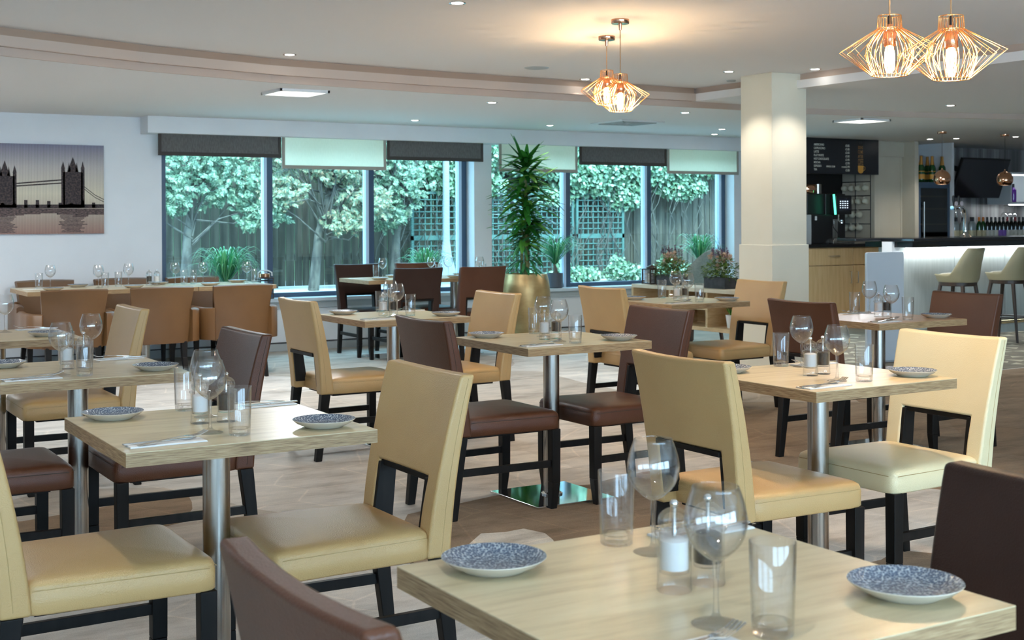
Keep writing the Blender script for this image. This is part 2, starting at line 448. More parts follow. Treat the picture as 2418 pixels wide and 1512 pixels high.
o = MB().box(-5, -5, ZU, 7.6, 9.3, ZU + .03).build('ceiling_coffer', CEIL); struct(o)
def fascia(name, pts, z0, z1, m, off=0, th=.03):
    mb = MB()
    for a, b in zip(pts[:-1], pts[1:]):
        a = Vector(a); b = Vector(b); d = (b - a).normalized(); n = Vector((-d.y, d.x)); a = a - d * .012; b = b + d * .012
        mb.poly([a + n * off, b + n * off, b + n * (off + th), a + n * (off + th)], z0, z1)
    return struct(mb.build(name, m))
fascia('trim_1', lowedge, ZL - .002, ZM - .0, FASCIA2, -.012, .02)
cp = cof + [(7.26, -5)]
fascia('trim_2', cp[:-1], ZM - .002, ZM + .062, FASCIA2, 0, .03)
fascia('trim_3', cp[:-1], ZM + .05, ZU + .001, FASCIA, .035, .03)
fascia('trim_4', cp[-2:], ZM - .002, ZM + .062, CEIL, 0, .03)
fascia('trim_5', [(7.295, 8.95), (7.295, -5)], ZM + .05, ZU + .001, FASCIA2, 0, .03)
fascia('ceiling_lip', [p for p in lowedge if p[0] < 7.4] + [(7.4, 8.986)], ZM + .0005, ZM + .02, FASCIA2, -.068, .09)

# window wall
X1a, X1b, X2a, X2b = 3.56, 6.995, 7.216, 10.70
SZ, HZ = .53, 2.22
wb = MB()
wb.box(-5, WY, 0, X1a, WY + .35, ZL)
wb.box(X1a, WY, 0, X2b, WY + .35, SZ - .03)
wb.box(X1a, WY, HZ, X2b, WY + .35, ZL)
wb.box(X1b, WY, SZ - .03, X2a, WY + .35, HZ)
wb.box(X2b, WY, 0, 10.95, WY + .35, ZL)
struct(wb.build('wall_back', WALL))
struct(MB().box(X1a - .02, WY - .05, SZ - .035, X1b, WY + .30, SZ).box(X2a, WY - .05, SZ - .035, X2b + .02, WY + .30, SZ).build('trim_6', SILL, bev=.004))
struct(MB().box(X1a, WY - .02, SZ - .10, X2b, WY + .01, SZ - .035).build('trim_sill_shade', SKIRT))  # grey strip painting in the shadow band under the sill
struct(MB().box(-5, WY - .02, 0, 10.95, WY + .01, .075).build('baseboard_back', SKIRT, bev=.003))
struct(MB().box(-5, WY - .024, .08, 10.95, WY + .01, .088).build('trim_8', DARKLINE))
struct(MB().box(3.36, 12.13, 2.14, 10.95, WY + .01, ZL).build('trim_9', WALL, bev=.004))
GY = WY + .22
def window(n, xa, xb, mull):
    f = MB(); l = MB()
    xs = [xa + .04] + mull + [xb - .035]
    for i, x in enumerate(xs):
        hw = .042 if 0 < i < len(xs) - 1 else .05
        f.box(x - hw + .02, GY - .05, SZ, x + hw, GY + .03, HZ)
        l.box(x - hw - .012, GY - .052, SZ, x - hw + .021, GY + .028, HZ)
    f.box(xa, GY - .04, SZ, xb, GY + .03, SZ + .045)
    f.box(xa, GY - .04, HZ - .05, xb, GY + .03, HZ)
    fo = f.build('window_%d' % n, FRAME, bev=.004); struct(fo)
    lo = l.build('window_%d_gasket' % n, FRAMEL, fo); struct(lo)  # pale strips on the left face of each frame upright
    for a, b in zip(xs[:-1], xs[1:]):
        p = MB().box(a + .03, GY - .012, SZ + .04, b - .03, GY - .004, HZ - .04).build('window_%d_pane' % n, PANE, fo); struct(p)
window(1, X1a, X1b, [4.70, 5.83])
window(2, X2a, X2b, [8.33, 9.50])
# other walls of the room
struct(MB().box(-5.2, -5, 0, -5, 12.73, ZU + .1).build('wall_left', WALL))
struct(MB().box(18, -5, 0, 18.2, 12.73, ZU + .1).build('wall_right', WALL))
rw = MB(); rw.box(-5, -5.2, 0, 18, -5, .5); rw.box(-5, -5.2, 2.2, 18, -5, ZU + .1)
for x in (-5, -1.2, 2.6): rw.box(x, -5.2, .5, x + .4, -5, 2.2)  # openings between these piers are added to let in sky light as fill
rw.box(6.4, -5.2, .5, 18, -5, 2.2)
struct(rw.build('wall_front', WALL))
# pillar
PX, PY, PW = 6.995, 7.645, .365
struct(MB().box(PX, PY, 0, PX + PW, PY + PW, ZU).build('wall_pillar', CREAMW, bev=.004))
struct(MB().box(PX - .012, PY - .012, 0, PX + PW + .012, PY + PW + .012, 1.11).build('wall_pillar_cladding', CREAMW, bev=.004))

# ------------------------------------------------------------------ tables
def table_proto(name, top, edge, lx=.68, ly=.68, th=.036, cyo=0):
    t = thing(name, '', 'table')
    hx, hy = lx / 2, ly / 2
    MB().box(-hx, -hy, .75 - .002, hx, hy, .75).build('tabletop', top, t)
    MB().box(-hx, -hy, .75 - th, hx, hy, .75 - .0021).build('table_edge', edge, t)
    MB().lathe([(.038, .012), (.038, .71)], 40, (0, cyo, 0)).build('column', STEEL, t, smooth=True)
    MB().lathe([(.052, .0121), (.052, .018), (.040, .024)], 40, (0, cyo, 0)).build('collar', STEELP, t, smooth=True)
    MB().box(-.215, -.215 + cyo, 0.0, .215, .215 + cyo, .012).build('base_plate', STEELP, t, bev=.002)
    MB().box(-.18, -.18, .705, .18, .18, .7139).build('mounting_plate', BLACKP, t)
    return t
tp = table_proto('dining_table', OAKT, OAKE)
TB = {  # centre x, y and how its surroundings single it out
 'T0': (1.284, 1.595, 'pale oak square dining table nearest the camera, cut by the bottom edge', 'on the nearest table'),
 'T1': (1.175, 3.562, 'pale oak square table at lower left with cream chairs on both sides', 'on the lower left table'),
 'T3': (3.356, 5.200, 'pale oak square table at centre between two brown leather chairs, steel base visible', 'on the centre table'),
 'T4': (3.397, 3.473, 'pale oak square table at right between two cream chairs, behind the nearest table', 'on the right table'),
 'T2': (3.397, 7.002, 'oak square table between cream chairs, just in front of the window table', 'on the table before the window pair'),
 'T5': (5.677, 7.140, 'oak square table between cream chairs, in front of the divider shelf unit', 'on the table by the shelf unit'),
 'T6': (5.644, 5.287, 'warm oak square table between two brown chairs, in front of the bar', 'on the table by the bar'),
 'T7': (1.154, 5.157, 'pale oak square table at left edge, directly behind the lower left table', 'on the left-edge table'),
 'T8': (1.150, 6.875, 'small piece of oak table at far left edge, in front of the tub chairs', 'on the far left-edge table'),
}
for k in ('T0', 'T1', 'T3', 'T4', 'T2', 'T5', 'T7', 'T8'):
    x, y, lab, _ = TB[k]; place(tp, lab, (x, y, 0), 0, 'square dining tables')
tw = table_proto('dining_table', OAKW, OAKE)
place(tw, TB['T6'][2], (TB['T6'][0], TB['T6'][1], 0), math.radians(-1.2), 'square dining tables')
lp = table_proto('dining_table', OAKT, OAKE, .697, .75, .036)
for i, (x, nm) in enumerate(((2.40, 'left end table of the long row beside the tub chairs'), (3.10, 'middle table of the long row beside the tub chairs'), (3.80, 'right end table of the long row, next to the window lantern'))):
    place(lp, nm, (x, 11.275 + (.012 if i == 1 else 0), 0), 0, 'tables of the long row')
wp_ = table_proto('dining_table', OAKT, OAKE, .687, .68, .036, -.10)
place(wp_, 'left table of the pair below the window between dark brown chairs', (5.455, 11.39, 0), 0, 'pair of tables by the window')
place(wp_, 'right table of the pair below the window, partly behind a dark chair', (6.145, 11.39, 0), 0, 'pair of tables by the window')

# ------------------------------------------------------------------ side chairs (face +X)
def chair_proto(lm, seam):
    t = thing('dining_chair', '', 'chair')
    # seat cushion with a crowned top, lofted from a rounded outline
    x0, x1, hw0, hw1 = -.205, .275, .225, .245
    def outline(ins, n=56):
        out_ = []
        cx_ = (x0 + x1) / 2; hx = (x1 - x0) / 2
        for i in range(n):
            t_ = 2 * PI * i / n; c_, s__ = math.cos(t_), math.sin(t_); e_ = 2 / 14.0
            ux = math.copysign(abs(c_) ** e_, c_); uy = math.copysign(abs(s__) ** e_, s__)
            u = (ux + 1) / 2; hw = hw0 + (hw1 - hw0) * u
            out_.append((cx_ + ux * (hx - ins), uy * (hw - ins)))
        return out_
    mb = MB(); rows = []
    for ins, z in ((.02, .362), (.005, .3625), (.0, .368), (.0, .395), (.0, .420), (.0025, .4235), (.0015, .428), (.006, .438), (.018, .446), (.045, .451), (.09, .456), (.15, .460), (.20, .4615)):
        rows.append([(p[0], p[1], z) for p in outline(ins)])
    for r_ in rows: r_.append(r_[0])
    mb.grid(rows); mb.f = [tuple(reversed(q)) for q in mb.f]; k_ = len(rows[0]); mb.f.append(tuple(range(k_ - 1))); o0 = (len(rows) - 1) * k_; mb.f.append(tuple(o0 + i for i in range(k_ - 2, -1, -1)))
    mb.build('seat', lm, t, smooth=True, angle=75)
    pts = [(x0 + .02 + (x1 - x0 - .045) * i / 8, -(hw0 + (hw1 - hw0) * i / 8) + .0018, .4238) for i in range(9)]
    pts2 = [(p[0], -p[1], p[2]) for p in pts]
    fr = [(x1 - .0018, -.22 + .44 * i / 6, .4238) for i in range(7)]
    MB().tube(pts, .0013, 5).tube(pts2, .0013, 5).tube(fr, .0013, 5).build('seat_seam', seam, t, smooth=True)
    # backrest with a cutout
    zs = [.362, .43, .50, .548, .585, .60, .66, .73, .80, .85, .88]
    ys = [-1, -.84, -.69, -.5, -.25, 0, .25, .5, .69, .84, 1]
    def prof(z):
        u = (z - .362) / (.88 - .362)
        xo = -.262 - .02 * u - .052 * u * u
        th = .078 - .030 * u
        return xo, th
    def P(z, yv, front):
        xo, th = prof(z); u = (z - .362) / .518
        hw = .226 + .018 * u
        bowl = -.016 * (1 - yv * yv) * min(1, max(0, (z - .5) / .2))
        zz = z - .006 * (1 - yv * yv) * (1 if z > .87 else 0)
        crown = 0
        if front: return (xo + th + bowl, yv * hw, zz)
        return (xo + bowl * .8, yv * hw, zz)
    mb = MB(); nz, nyv = len(zs), len(ys)
    vid = {}
    def V(i, j, fr_):
        key = (i, j, fr_)
        if key not in vid: vid[key] = len(mb.v); mb.v.append(P(zs[i], ys[j], fr_))
        return vid[key]
    cell = lambda i, j: 0 <= i < nz - 1 and 0 <= j < nyv - 1 and not (zs[i + 1] <= .5851 and ys[j] >= -.70 and ys[j + 1] <= .70)
    for i in range(nz - 1):
        for j in range(nyv - 1):
            if not cell(i, j): continue
            mb.f.append((V(i, j, 1), V(i, j + 1, 1), V(i + 1, j + 1, 1), V(i + 1, j, 1)))
            mb.f.append((V(i, j, 0), V(i + 1, j, 0), V(i + 1, j + 1, 0), V(i, j + 1, 0)))
            for (di, dj, a, b) in ((-1, 0, (i, j), (i, j + 1)), (1, 0, (i + 1, j + 1), (i + 1, j)), (0, -1, (i + 1, j), (i, j)), (0, 1, (i, j + 1), (i + 1, j + 1))):
                if not cell(i + di, j + dj):
                    mb.f.append((V(*a, 1), V(*a, 0), V(*b, 0), V(*b, 1)))
    mb.build('backrest', lm, t, bev=.011, bseg=3, angle=45)
    for sy in (-1, 1):
        MB().tube([(prof(z)[0] + prof(z)[1] * .42, sy * (.226 + .018 * (z - .362) / .518 + .0002), z) for z in (.38, .5, .6, .7, .8, .868)], .0010, 4).build('back_seam', seam, t, smooth=True)
    fm = MB()
    for sy in (-1, 1):
        fm.add([(prof(z)[0] + e, sy * yv, z) for z in (.40, .58) for e in (.006, prof(z)[1] - .004) for yv in (.146, .163)],
               [(0, 1, 3, 2), (4, 6, 7, 5), (0, 4, 5, 1), (2, 3, 7, 6), (0, 2, 6, 4), (1, 5, 7, 3)])
    fm.box(prof(.585)[0] - .008, -.163, .568, prof(.585)[0] + prof(.585)[1] - .012, .163, .586)
    fm.build('cutout_frame', BLACKW, t, bev=.002)
    for sy in (-1, 1):
        m1 = MB(); c = .222 * sy
        m1.frus((.220, c - .016, .252, c + .016), 0, (.225, c - .021, .268, c + .021), .12); m1.frus((.225, c - .021, .268, c + .021), .12, (.224, c - .0225, .269, c + .0225), .364)
        m1.build('leg', BLACKW, t, bev=.003)
        m1 = MB(); c = .205 * sy
        m1.frus((-.292, c - .0175, -.256, c + .0175), 0, (-.258, c - .021, -.205, c + .021), .364)
        m1.build('leg', BLACKW, t, bev=.003)
        MB().cbar((-.255, .207 * sy, .205), (.235, .220 * sy, .205), .020, .032).build('stretcher', BLACKW, t, bev=.002)
    MB().box(-.17, -.17, .346, .20, .17, .3625).build('seat_rail', BLACKW, t)
    return t
chc = chair_proto(CREAM, CSEAM); chp = chair_proto(CREAML, CSEAM); chb = chair_proto(BROWN, SEAM); chd = chair_proto(DARKBR, SEAM)
G = 'side chairs with a cutout back'
D = math.radians
for pr, x, y, rz, lab in (
  (chc, .812, 3.515, 0, 'cream leather chair cropped by the left edge, left of the lower left table'),
  (chc, 1.495, 3.475, 180, 'cream leather chair at the right side of the lower left table'),
  (chc, 2.955, 3.325, 0, 'cream leather chair on the left side of the right table, back turned to camera'),
  (chp, 3.715, 3.40, 180, 'palest cream leather chair on the right side of the right table'),
  (chc, 3.030, 6.830, 0, 'cream leather chair left of the table in front of the window table'),
  (chc, 3.715, 6.83, 180, 'cream leather chair right of the table in front of the window table'),
  (chc, 5.170, 6.93, 0, 'cream leather chair left of the table by the divider shelf'),
  (chc, 5.995, 7.00, 180, 'cream leather chair beside the pillar, right of the divider shelf table'),
  (chc, 1.475, 6.740, 180, 'cream leather chair at far left, in front of the leftmost tub chairs'),
  (chb, 2.980, 5.200, 0, 'brown leather chair on the left of the centre table'),
  (chb, 3.675, 5.160, 180, 'brown leather chair on the right of the centre table'),
  (chb, 5.250, 5.180, 0, 'brown leather chair left of the table in front of the bar'),
  (chb, 5.96, 5.18, 180, 'red-brown leather chair right of the table in front of the bar'),
  (chb, 1.475, 5.030, 180, 'brown leather chair right of the left-edge table, shiny back above the wine glasses'),
  (chb, .790, 5.030, 0, 'brown leather seat behind the leftmost cream chair'),
  (chb, .915, 1.520, 0, 'brown leather chair back rising from the bottom edge, left of the nearest table'),
  (chd, 1.600, 1.370, 180, 'dark brown leather chair cropped by the right edge beside the nearest table'),
  (chd, 5.380, 11.610, -90, 'dark brown chair against the window at the left of the window tables'),
  (chb, 6.050, 11.610, -90, 'reddish brown chair against the window at the right of the window tables'),
  (chd, 5.400, 10.900, 90, 'almost black chair back on the room side of the window tables, left one'),
  (chb, 6.060, 10.870, 90, 'dark brown chair back on the room side of the window tables, beside the gold planter'),
):
    place(pr, lab, (x, y, 0), D(rz), G)

# ------------------------------------------------------------------ tub chairs (face +X)
def tub_proto(lm):
    t = thing('tub_chair', '', 'armchair')
    base = [(.27 - .40 * i / 7, -.292 + .006 * math.sin(i), 0) for i in range(8)] + [(-.17, -.287, 0), (-.205, -.272, 0), (-.228, -.250, 0), (-.243, -.222, 0)]
    for sy in (1, -1):
        path = [(p[0], p[1] * sy, 0) for p in base]; k = len(path); rows = []
        for i, p in enumerate(path):
            a_ = Vector(path[max(0, i - 1)]); b_ = Vector(path[min(k - 1, i + 1)]); d = (b_ - a_).normalized(); n = Vector((d.y, -d.x, 0)) * sy; p = Vector(p); zt = .595 if i else .58
            Zv = lambda q, o: p + n * o + Vector((0, 0, q))
            rows.append([Zv(.325, -.004), Zv(.34, .004), Zv(.5, .010), Zv(zt - .012, .008), Zv(zt, -.008), Zv(zt, -.035), Zv(zt - .012, -.052), Zv(.33, -.052), Zv(.325, -.004)])
        mb = MB(); mb.grid(rows); mb.f.append(tuple(range(8))); o = (k - 1) * 9; mb.f.append(tuple(o + i for i in range(7, -1, -1)))
        mb.build('arm', lm, t, smooth=True, angle=60)
    rows = []
    for i in range(13):
        v = i / 12 * 2 - 1; yy = v * .236; xb = -.288 + .040 * v * v
        hh = .785 - .006 * v * v
        rows.append([(xb + .01, yy * .95, .318), (xb - .004, yy, .45), (xb - .012, yy * 1.02, .62), (xb - .035, yy * 1.07, .72), (xb - .052, yy * 1.09, hh - .01), (xb - .03, yy * 1.08, hh), (xb + .012, yy * 1.05, hh - .012), (xb + .045, yy, .62), (xb + .06, yy * .95, .40), (xb + .06, yy * .95, .318), (xb + .01, yy * .95, .318)])
    mb = MB(); mb.grid(rows); mb.f.append(tuple(range(10))); o = 12 * 11; mb.f.append(tuple(o + i for i in range(9, -1, -1)))
    mb.build('backrest', lm, t, smooth=True, angle=60)
    MB().poly([(.28, -.235), (.28, .235), (-.15, .235), (-.22, .14), (-.22, -.14), (-.15, -.235)], .31, .455).build('seat', lm, t, bev=.02, bseg=3)
    for sy in (-1, 1):
        c = .235 * sy
        MB().frus((.235, c - .015, .262, c + .015), 0, (.225, c - .022, .272, c + .022), .33).build('leg', BLACKW, t, bev=.003)
        c = .19 * sy
        MB().frus((-.300, c * 1.06 - .015, -.268, c * 1.06 + .015), 0, (-.262, c - .021, -.215, c + .021), .20).frus((-.262, c - .021, -.215, c + .021), .20, (-.25, c - .023, -.2, c + .023), .33).build('leg', BLACKW, t, bev=.003)
    return t
tb = tub_proto(TAN)
for x, y, rz, lab in ((2.32, 10.745, 90, 'tan leather tub chair on the room side of the long table, left one'),
                      (3.01, 10.745, 90, 'tan leather tub chair on the room side of the long table, middle one'),
                      (3.69, 10.745, 90, 'tan leather tub chair on the room side of the long table, right one'),
                      (2.46, 11.99, -90, 'tan tub chair along the wall behind the long table, leftmost back rim'),
                      (3.15, 11.99, -90, 'tan tub chair along the wall behind the long table, middle back rim'),
                      (3.82, 11.99, -90, 'tan tub chair behind the long table, below the grassy potted plant')):
    place(tb, lab, (x, y, 0), D(rz), 'tan tub chairs at the long table')

# ------------------------------------------------------------------ tableware
def smoothprof(pts, n=5):
    out = []
    for i in range(len(pts) - 1):
        p0 = pts[max(0, i - 1)]; p1 = pts[i]; p2 = pts[i + 1]; p3 = pts[min(len(pts) - 1, i + 2)]
        for k in range(n):
            t = k / n
            out.append(tuple(.5 * ((2 * p1[a]) + (-p0[a] + p2[a]) * t + (2 * p0[a] - 5 * p1[a] + 4 * p2[a] - p3[a]) * t * t + (-p0[a] + 3 * p1[a] - 3 * p2[a] + p3[a]) * t ** 3) for a in (0, 1)))
    out.append(pts[-1]); return out
def wine_proto():
    t = thing('wine_glass', '', 'glass')
    outer = smoothprof([(.0055, .090), (.018, .097), (.036, .115), (.0445, .140), (.0425, .165), (.0335, .194)], 4)
    inner = [(max(.0005, r - .0013), z + (.003 if z < .1 else 0)) for r, z in reversed(outer)]
    MB().lathe(outer + [(.0328, .1955)] + inner, 36, cap0=True, cap1=True).build('bowl', THIN, t, smooth=True, angle=70)
    MB().lathe(smoothprof([(.034, .0), (.0345, .0015), (.020, .005), (.007, .012), (.0042, .03), (.0040, .06), (.0055, .082), (.0056, .0898)], 3), 24).build('stem', GLASS, t, smooth=True, angle=70)
    return t
def tumbler_proto():
    t = thing('tumbler', '', 'glass')
    MB().lathe([(.0294, .0175), (.0325, .128), (.0320, .1295), (.0308, .128), (.0278, .020)], 36, cap0=False, cap1=False).build('tumbler_wall', THIN, t, smooth=True, angle=50)
    MB().lathe([(.026, 0), (.0285, .002), (.0293, .017), (.0275, .0195), (.022, .016), (.001, .015)], 36).build('thick_base', GLASS, t, smooth=True, angle=50)
    return t
def mill_proto(kind):
    t = thing(kind + '_mill', '', kind + ' mill')
    MB().lathe([(.0265, 0), (.0275, .003), (.0262, .012), (.0262, .083), (.030, .087), (.030, .091), (.024, .093), (.0232, .0925), (.0232, .030), (.0225, .028), (.001, .027)], 32).build('mill_body', THIN, t, smooth=True, angle=50)
    fill = SALT if kind == 'salt' else PEPPER
    MB().lathe([(.0215, .034), (.022, .036), (.022, .078), (.015, .082)], 24).build('salt_filling' if kind == 'salt' else 'pepper_filling', fill, t, smooth=True)
    MB().lathe(smoothprof([(.0215, .0935), (.025, .103), (.0235, .115), (.015, .124), (.006, .128)], 3), 28).build('mill_cap', GLASS, t, smooth=True, angle=60)
    MB().lathe([(.0035, .08), (.0035, .128)], 10).ball((0, 0, .134), .0068, 14).build('knob', CHROME, t, smooth=True, angle=60)
    return t
def plate_proto():
    t = thing('side_plate', '', 'plate')
    MB().lathe([(.052, 0), (.055, .003), (.075, .012), (.0865, .0215), (.0862, .0225)], 56, cap1=False).build('plate_base', CERA, t, smooth=True, angle=60)
    MB().lathe([(.0862, .0225), (.0835, .0222), (.071, .0135), (.060, .0085), (.030, .0068), (.001, .0065)], 56, cap0=False).build('glazed_face', GLAZE, t, smooth=True, angle=60)
    return t
def napkin_proto():
    mb = MB(); mb.box(-.1, -.034, 0, .1, .034, .0012); mb.box(-.1, -.034, .0012, .099, .033, .0026); mb.box(-.1, -.034, .0026, .097, .0325, .004)
    return tag(mb.build('paper_napkin', NAPK, bev=.0006), '', 'napkin')
def fork_proto():
    mb = MB()
    def strip(pts):
        for (a, b) in zip(pts[:-1], pts[1:]):
            mb.add([(a[0], -a[2], a[1]), (a[0], a[2], a[1]), (b[0], b[2], b[1]), (b[0], -b[2], b[1]), (a[0], -a[2], a[1] + .0016), (a[0], a[2], a[1] + .0016), (b[0], b[2], b[1] + .0016), (b[0], -b[2], b[1] + .0016)],
                   [(0, 1, 2, 3), (7, 6, 5, 4), (0, 4, 5, 1), (1, 5, 6, 2), (2, 6, 7, 3), (3, 7, 4, 0)])
    strip([(-.095, .0, .008), (-.06, .004, .006), (-.01, .008, .003), (.03, .011, .003), (.042, .010, .009), (.052, .009, .0115)])
    for i in range(4):
        y = -.0098 + .0065 * i
        for a, b in (((.052, .009), (.075, .012)), ((.075, .012), (.095, .020))):
            mb.cbar((a[0], y, a[1]), (b[0], y, b[1]), .0030, .0018)
    return tag(mb.build('table_fork', CUT, smooth=True, angle=40), '', 'fork')
def knife_proto():
    mb = MB(); mb.box(-.10, -.006, 0, -.01, .006, .004); mb.add([(-.01, -.006, .0005), (-.01, .006, .0005), (.10, .006, .0005), (.085, -.008, .0005), (-.01, -.006, .0028), (-.01, .006, .0028), (.10, .006, .0022), (.085, -.008, .0022)],
                                                            [(0, 1, 2, 3), (7, 6, 5, 4), (0, 4, 5, 1), (1, 5, 6, 2), (2, 6, 7, 3), (3, 7, 4, 0)])
    return tag(mb.build('table_knife', CUT, bev=.0008), '', 'knife')
wg, tu, sa, pe, pl, nk, fk, kn = wine_proto(), tumbler_proto(), mill_proto('salt'), mill_proto('pepper'), plate_proto(), napkin_proto(), fork_proto(), knife_proto()
TZ = .7503
def at(k, dx, dy, dz=0): return (TB[k][0] + dx, TB[k][1] + dy, TZ + dz)
SET = dict(pL=(-.215, .245), pR=(.242, -.215), tL=(.055, .275), tR=(-.02, -.235), w1=(.065, .165), w2=(-.075, -.165), sa=(-.037, 0), pe=(.036, .012), nn=(-.215, -.25), nf=(.235, .262))
OV = {'T0': dict(pL=(-.214, .238), pR=(.244, -.216), tL=(.053, .267), w1=(.073, .186), sa=(-.039, -.013), pe=(.03, -.01), w2=(-.093, -.176), tR=(-.057, -.253), nf=(.235, .255)),
      'T1': dict(pL=(-.225, .245), pR=(.235, -.217), tL=(.0, .292), w1=(.015, .135), w2=(-.066, -.150), tR=(-.01, -.225), sa=(-.037, .026), pe=(.036, .018)),
      'T3': dict(tL=(.085, .285), w1=(.04, .13), w2=(-.04, -.13)),
      'T4': dict(tL=(.08, .28), w1=(.135, .225), w2=(-.07, -.165), tR=(.005, -.22), pR=(.27, -.20)),
      'T2': dict(tL=(.05, .28), w1=(.09, .22), w2=(-.03, -.115), tR=(.06, -.11), sa=(-.065, 0), pe=(.01, .015)),
      'T5': dict(w1=(.12, .20), w2=(-.055, -.155), sa=(-.025, 0), pe=(.06, .02)),
      'T6': dict(pL=(-.24, .235), tL=(.10, .28), w1=(.15, .21), sa=(.035, .03), pe=(.10, .03), nf=(.12, .29), pR=(.25, -.20)),
      'T7': dict(pL=(-.235, .22), pR=(.245, -.20), w1=(.10, .21), w2=(-.10, -.18), tR=(-.03, -.245), sa=(-.034, .03), pe=(.03, .03), tL=(.0, .20), nf=(.225, .275)),
      'T8': dict()}
for k in TB:
    s = dict(SET); s.update(OV[k]); w_ = TB[k][3]
    only = None if k != 'T8' else ('pR', 'w1', 'nf', 'w2')
    def put(key, proto, lab, rz=0, dz=0, grp=None):
        if only and key not in only: return None
        if k == 'T8' and key == 'pR': s['pR'] = (.20, -.16)
        return place(proto, lab + ' ' + w_, at(k, s[key][0], s[key][1], dz), rz, grp)
    put('pL', pl, 'speckled blue side plate, left one of two', 0, 0, 'speckled blue side plates')
    put('pR', pl, 'speckled blue side plate, right one of two' if k != 'T8' else 'speckled blue side plate', 0, 0, 'speckled blue side plates')
    put('tL', tu, 'straight glass tumbler, farther left one of two', 0, 0, 'tumblers')
    put('tR', tu, 'straight glass tumbler, nearer right one of two', 0, 0, 'tumblers')
    put('w1', wg, 'round wine glass, farther one of two', 0, 0, 'wine glasses')
    put('w2', wg, 'round wine glass, nearer one of two', 0, 0, 'wine glasses')
    put('sa', sa, 'clear mill of white salt', rnd.uniform(0, 6), 0, 'salt mills')
    put('pe', pe, 'clear mill of black peppercorns', rnd.uniform(0, 6), 0, 'pepper mills')
    put('nn', nk, 'folded white paper napkin, near left one', D(1), 0, 'paper napkins')
    put('nf', nk, 'folded white paper napkin, far right one', D(1), 0, 'paper napkins')
    if not only:
        x, y = s['nn']
        place(kn, 'steel knife on the near left napkin ' + w_, at(k, x - .01, y + .010, .0042), D(6), 'knives')
        place(fk, 'steel fork on the near left napkin ' + w_, at(k, x + .015, y - .010, .0042), D(11), 'forks')
    x, y = s['nf']
    place(kn, 'steel knife on the far right napkin ' + w_, at(k, x + .01, y - .010, .0042), D(184), 'knives')
    place(fk, 'steel fork on the far right napkin ' + w_, at(k, x - .015, y + .010, .0042), D(188), 'forks')
# settings of the long table
LT = 'on the long table'
for i, (x, y, ds) in enumerate(((2.34, 11.45, 'leftmost'), (2.68, 11.20, 'beside the leftmost tub chair back'), (2.99, 11.42, 'left of the mills'), (3.40, 11.42, 'just right of the mills'), (3.66, 11.44, 'in front of the window frame plant'), (4.02, 11.30, 'rightmost'))):
    place(wg, 'wine glass %s %s' % (ds, LT), (x, y, TZ), 0, 'wine glasses')
for i, (x, y, ds) in enumerate(((2.25, 11.46, 'beside the leftmost wine glass'), (2.74, 11.22, 'between second wine glass and third tumbler'), (2.89, 11.37, 'left of the third wine glass'), (3.48, 11.42, 'right of the mills'), (3.56, 11.40, 'left of the fifth wine glass'), (4.10, 11.32, 'at the right end by the lantern'))):
    place(tu, 'glass tumbler %s %s' % (ds, LT), (x, y, TZ), 0, 'tumblers')
place(sa, 'clear mill of salt at the middle of the long table', (3.22, 11.36, TZ), 0, 'salt mills')
place(pe, 'clear mill of pepper at the middle of the long table', (3.165, 11.40, TZ), 0, 'pepper mills')
for x, y, ds in ((2.28, 11.05, 'near left corner'), (2.58, 11.50, 'second from left, far side'), (2.94, 11.06, 'behind the middle tub chair, near side'), (3.28, 11.52, 'below the window edge, far side'), (3.61, 11.08, 'near side, between the two right tub chairs'), (4.0, 11.50, 'far side at the right end')):
    place(pl, 'pale side plate, %s, %s' % (ds, LT), (x, y, TZ), 0, 'speckled blue side plates')
place(nk, 'folded napkin at the left end of the long table', (2.19, 11.28, TZ), D(1), 'paper napkins')
WT = 'on the window tables'
for x, y, ds in ((5.44, 11.44, 'leftmost'), (5.99, 11.48, 'above the almost black chair'), (6.12, 11.36, 'second from right'), (6.42, 11.26, 'rightmost, above the chair by the planter')):
    place(wg, 'wine glass %s %s' % (ds, WT), (x, y, TZ), 0, 'wine glasses')
for x, y, ds in ((5.36, 11.42, 'beside the leftmost wine glass'), (6.03, 11.40, 'behind the almost black chair'), (6.40, 11.16, 'beside the rightmost wine glass')):
    place(tu, 'glass tumbler %s %s' % (ds, WT), (x, y, TZ), 0, 'tumblers')
for x, y, ds in ((5.27, 11.14, 'near left corner'), (5.62, 11.56, 'far side behind the black chair'), (6.08, 11.15, 'between the two near chairs'), (6.36, 11.54, 'far right')):
    place(pl, 'pale side plate, %s, %s' % (ds, WT), (x, y, TZ), 0, 'speckled blue side plates')
place(sa, 'clear mill of salt behind the almost black chair at the window', (6.07, 11.45, TZ), 0, 'salt mills')
place(nk, 'folded napkin at the left end of the window tables', (5.22, 11.50, TZ), D(1), 'paper napkins')

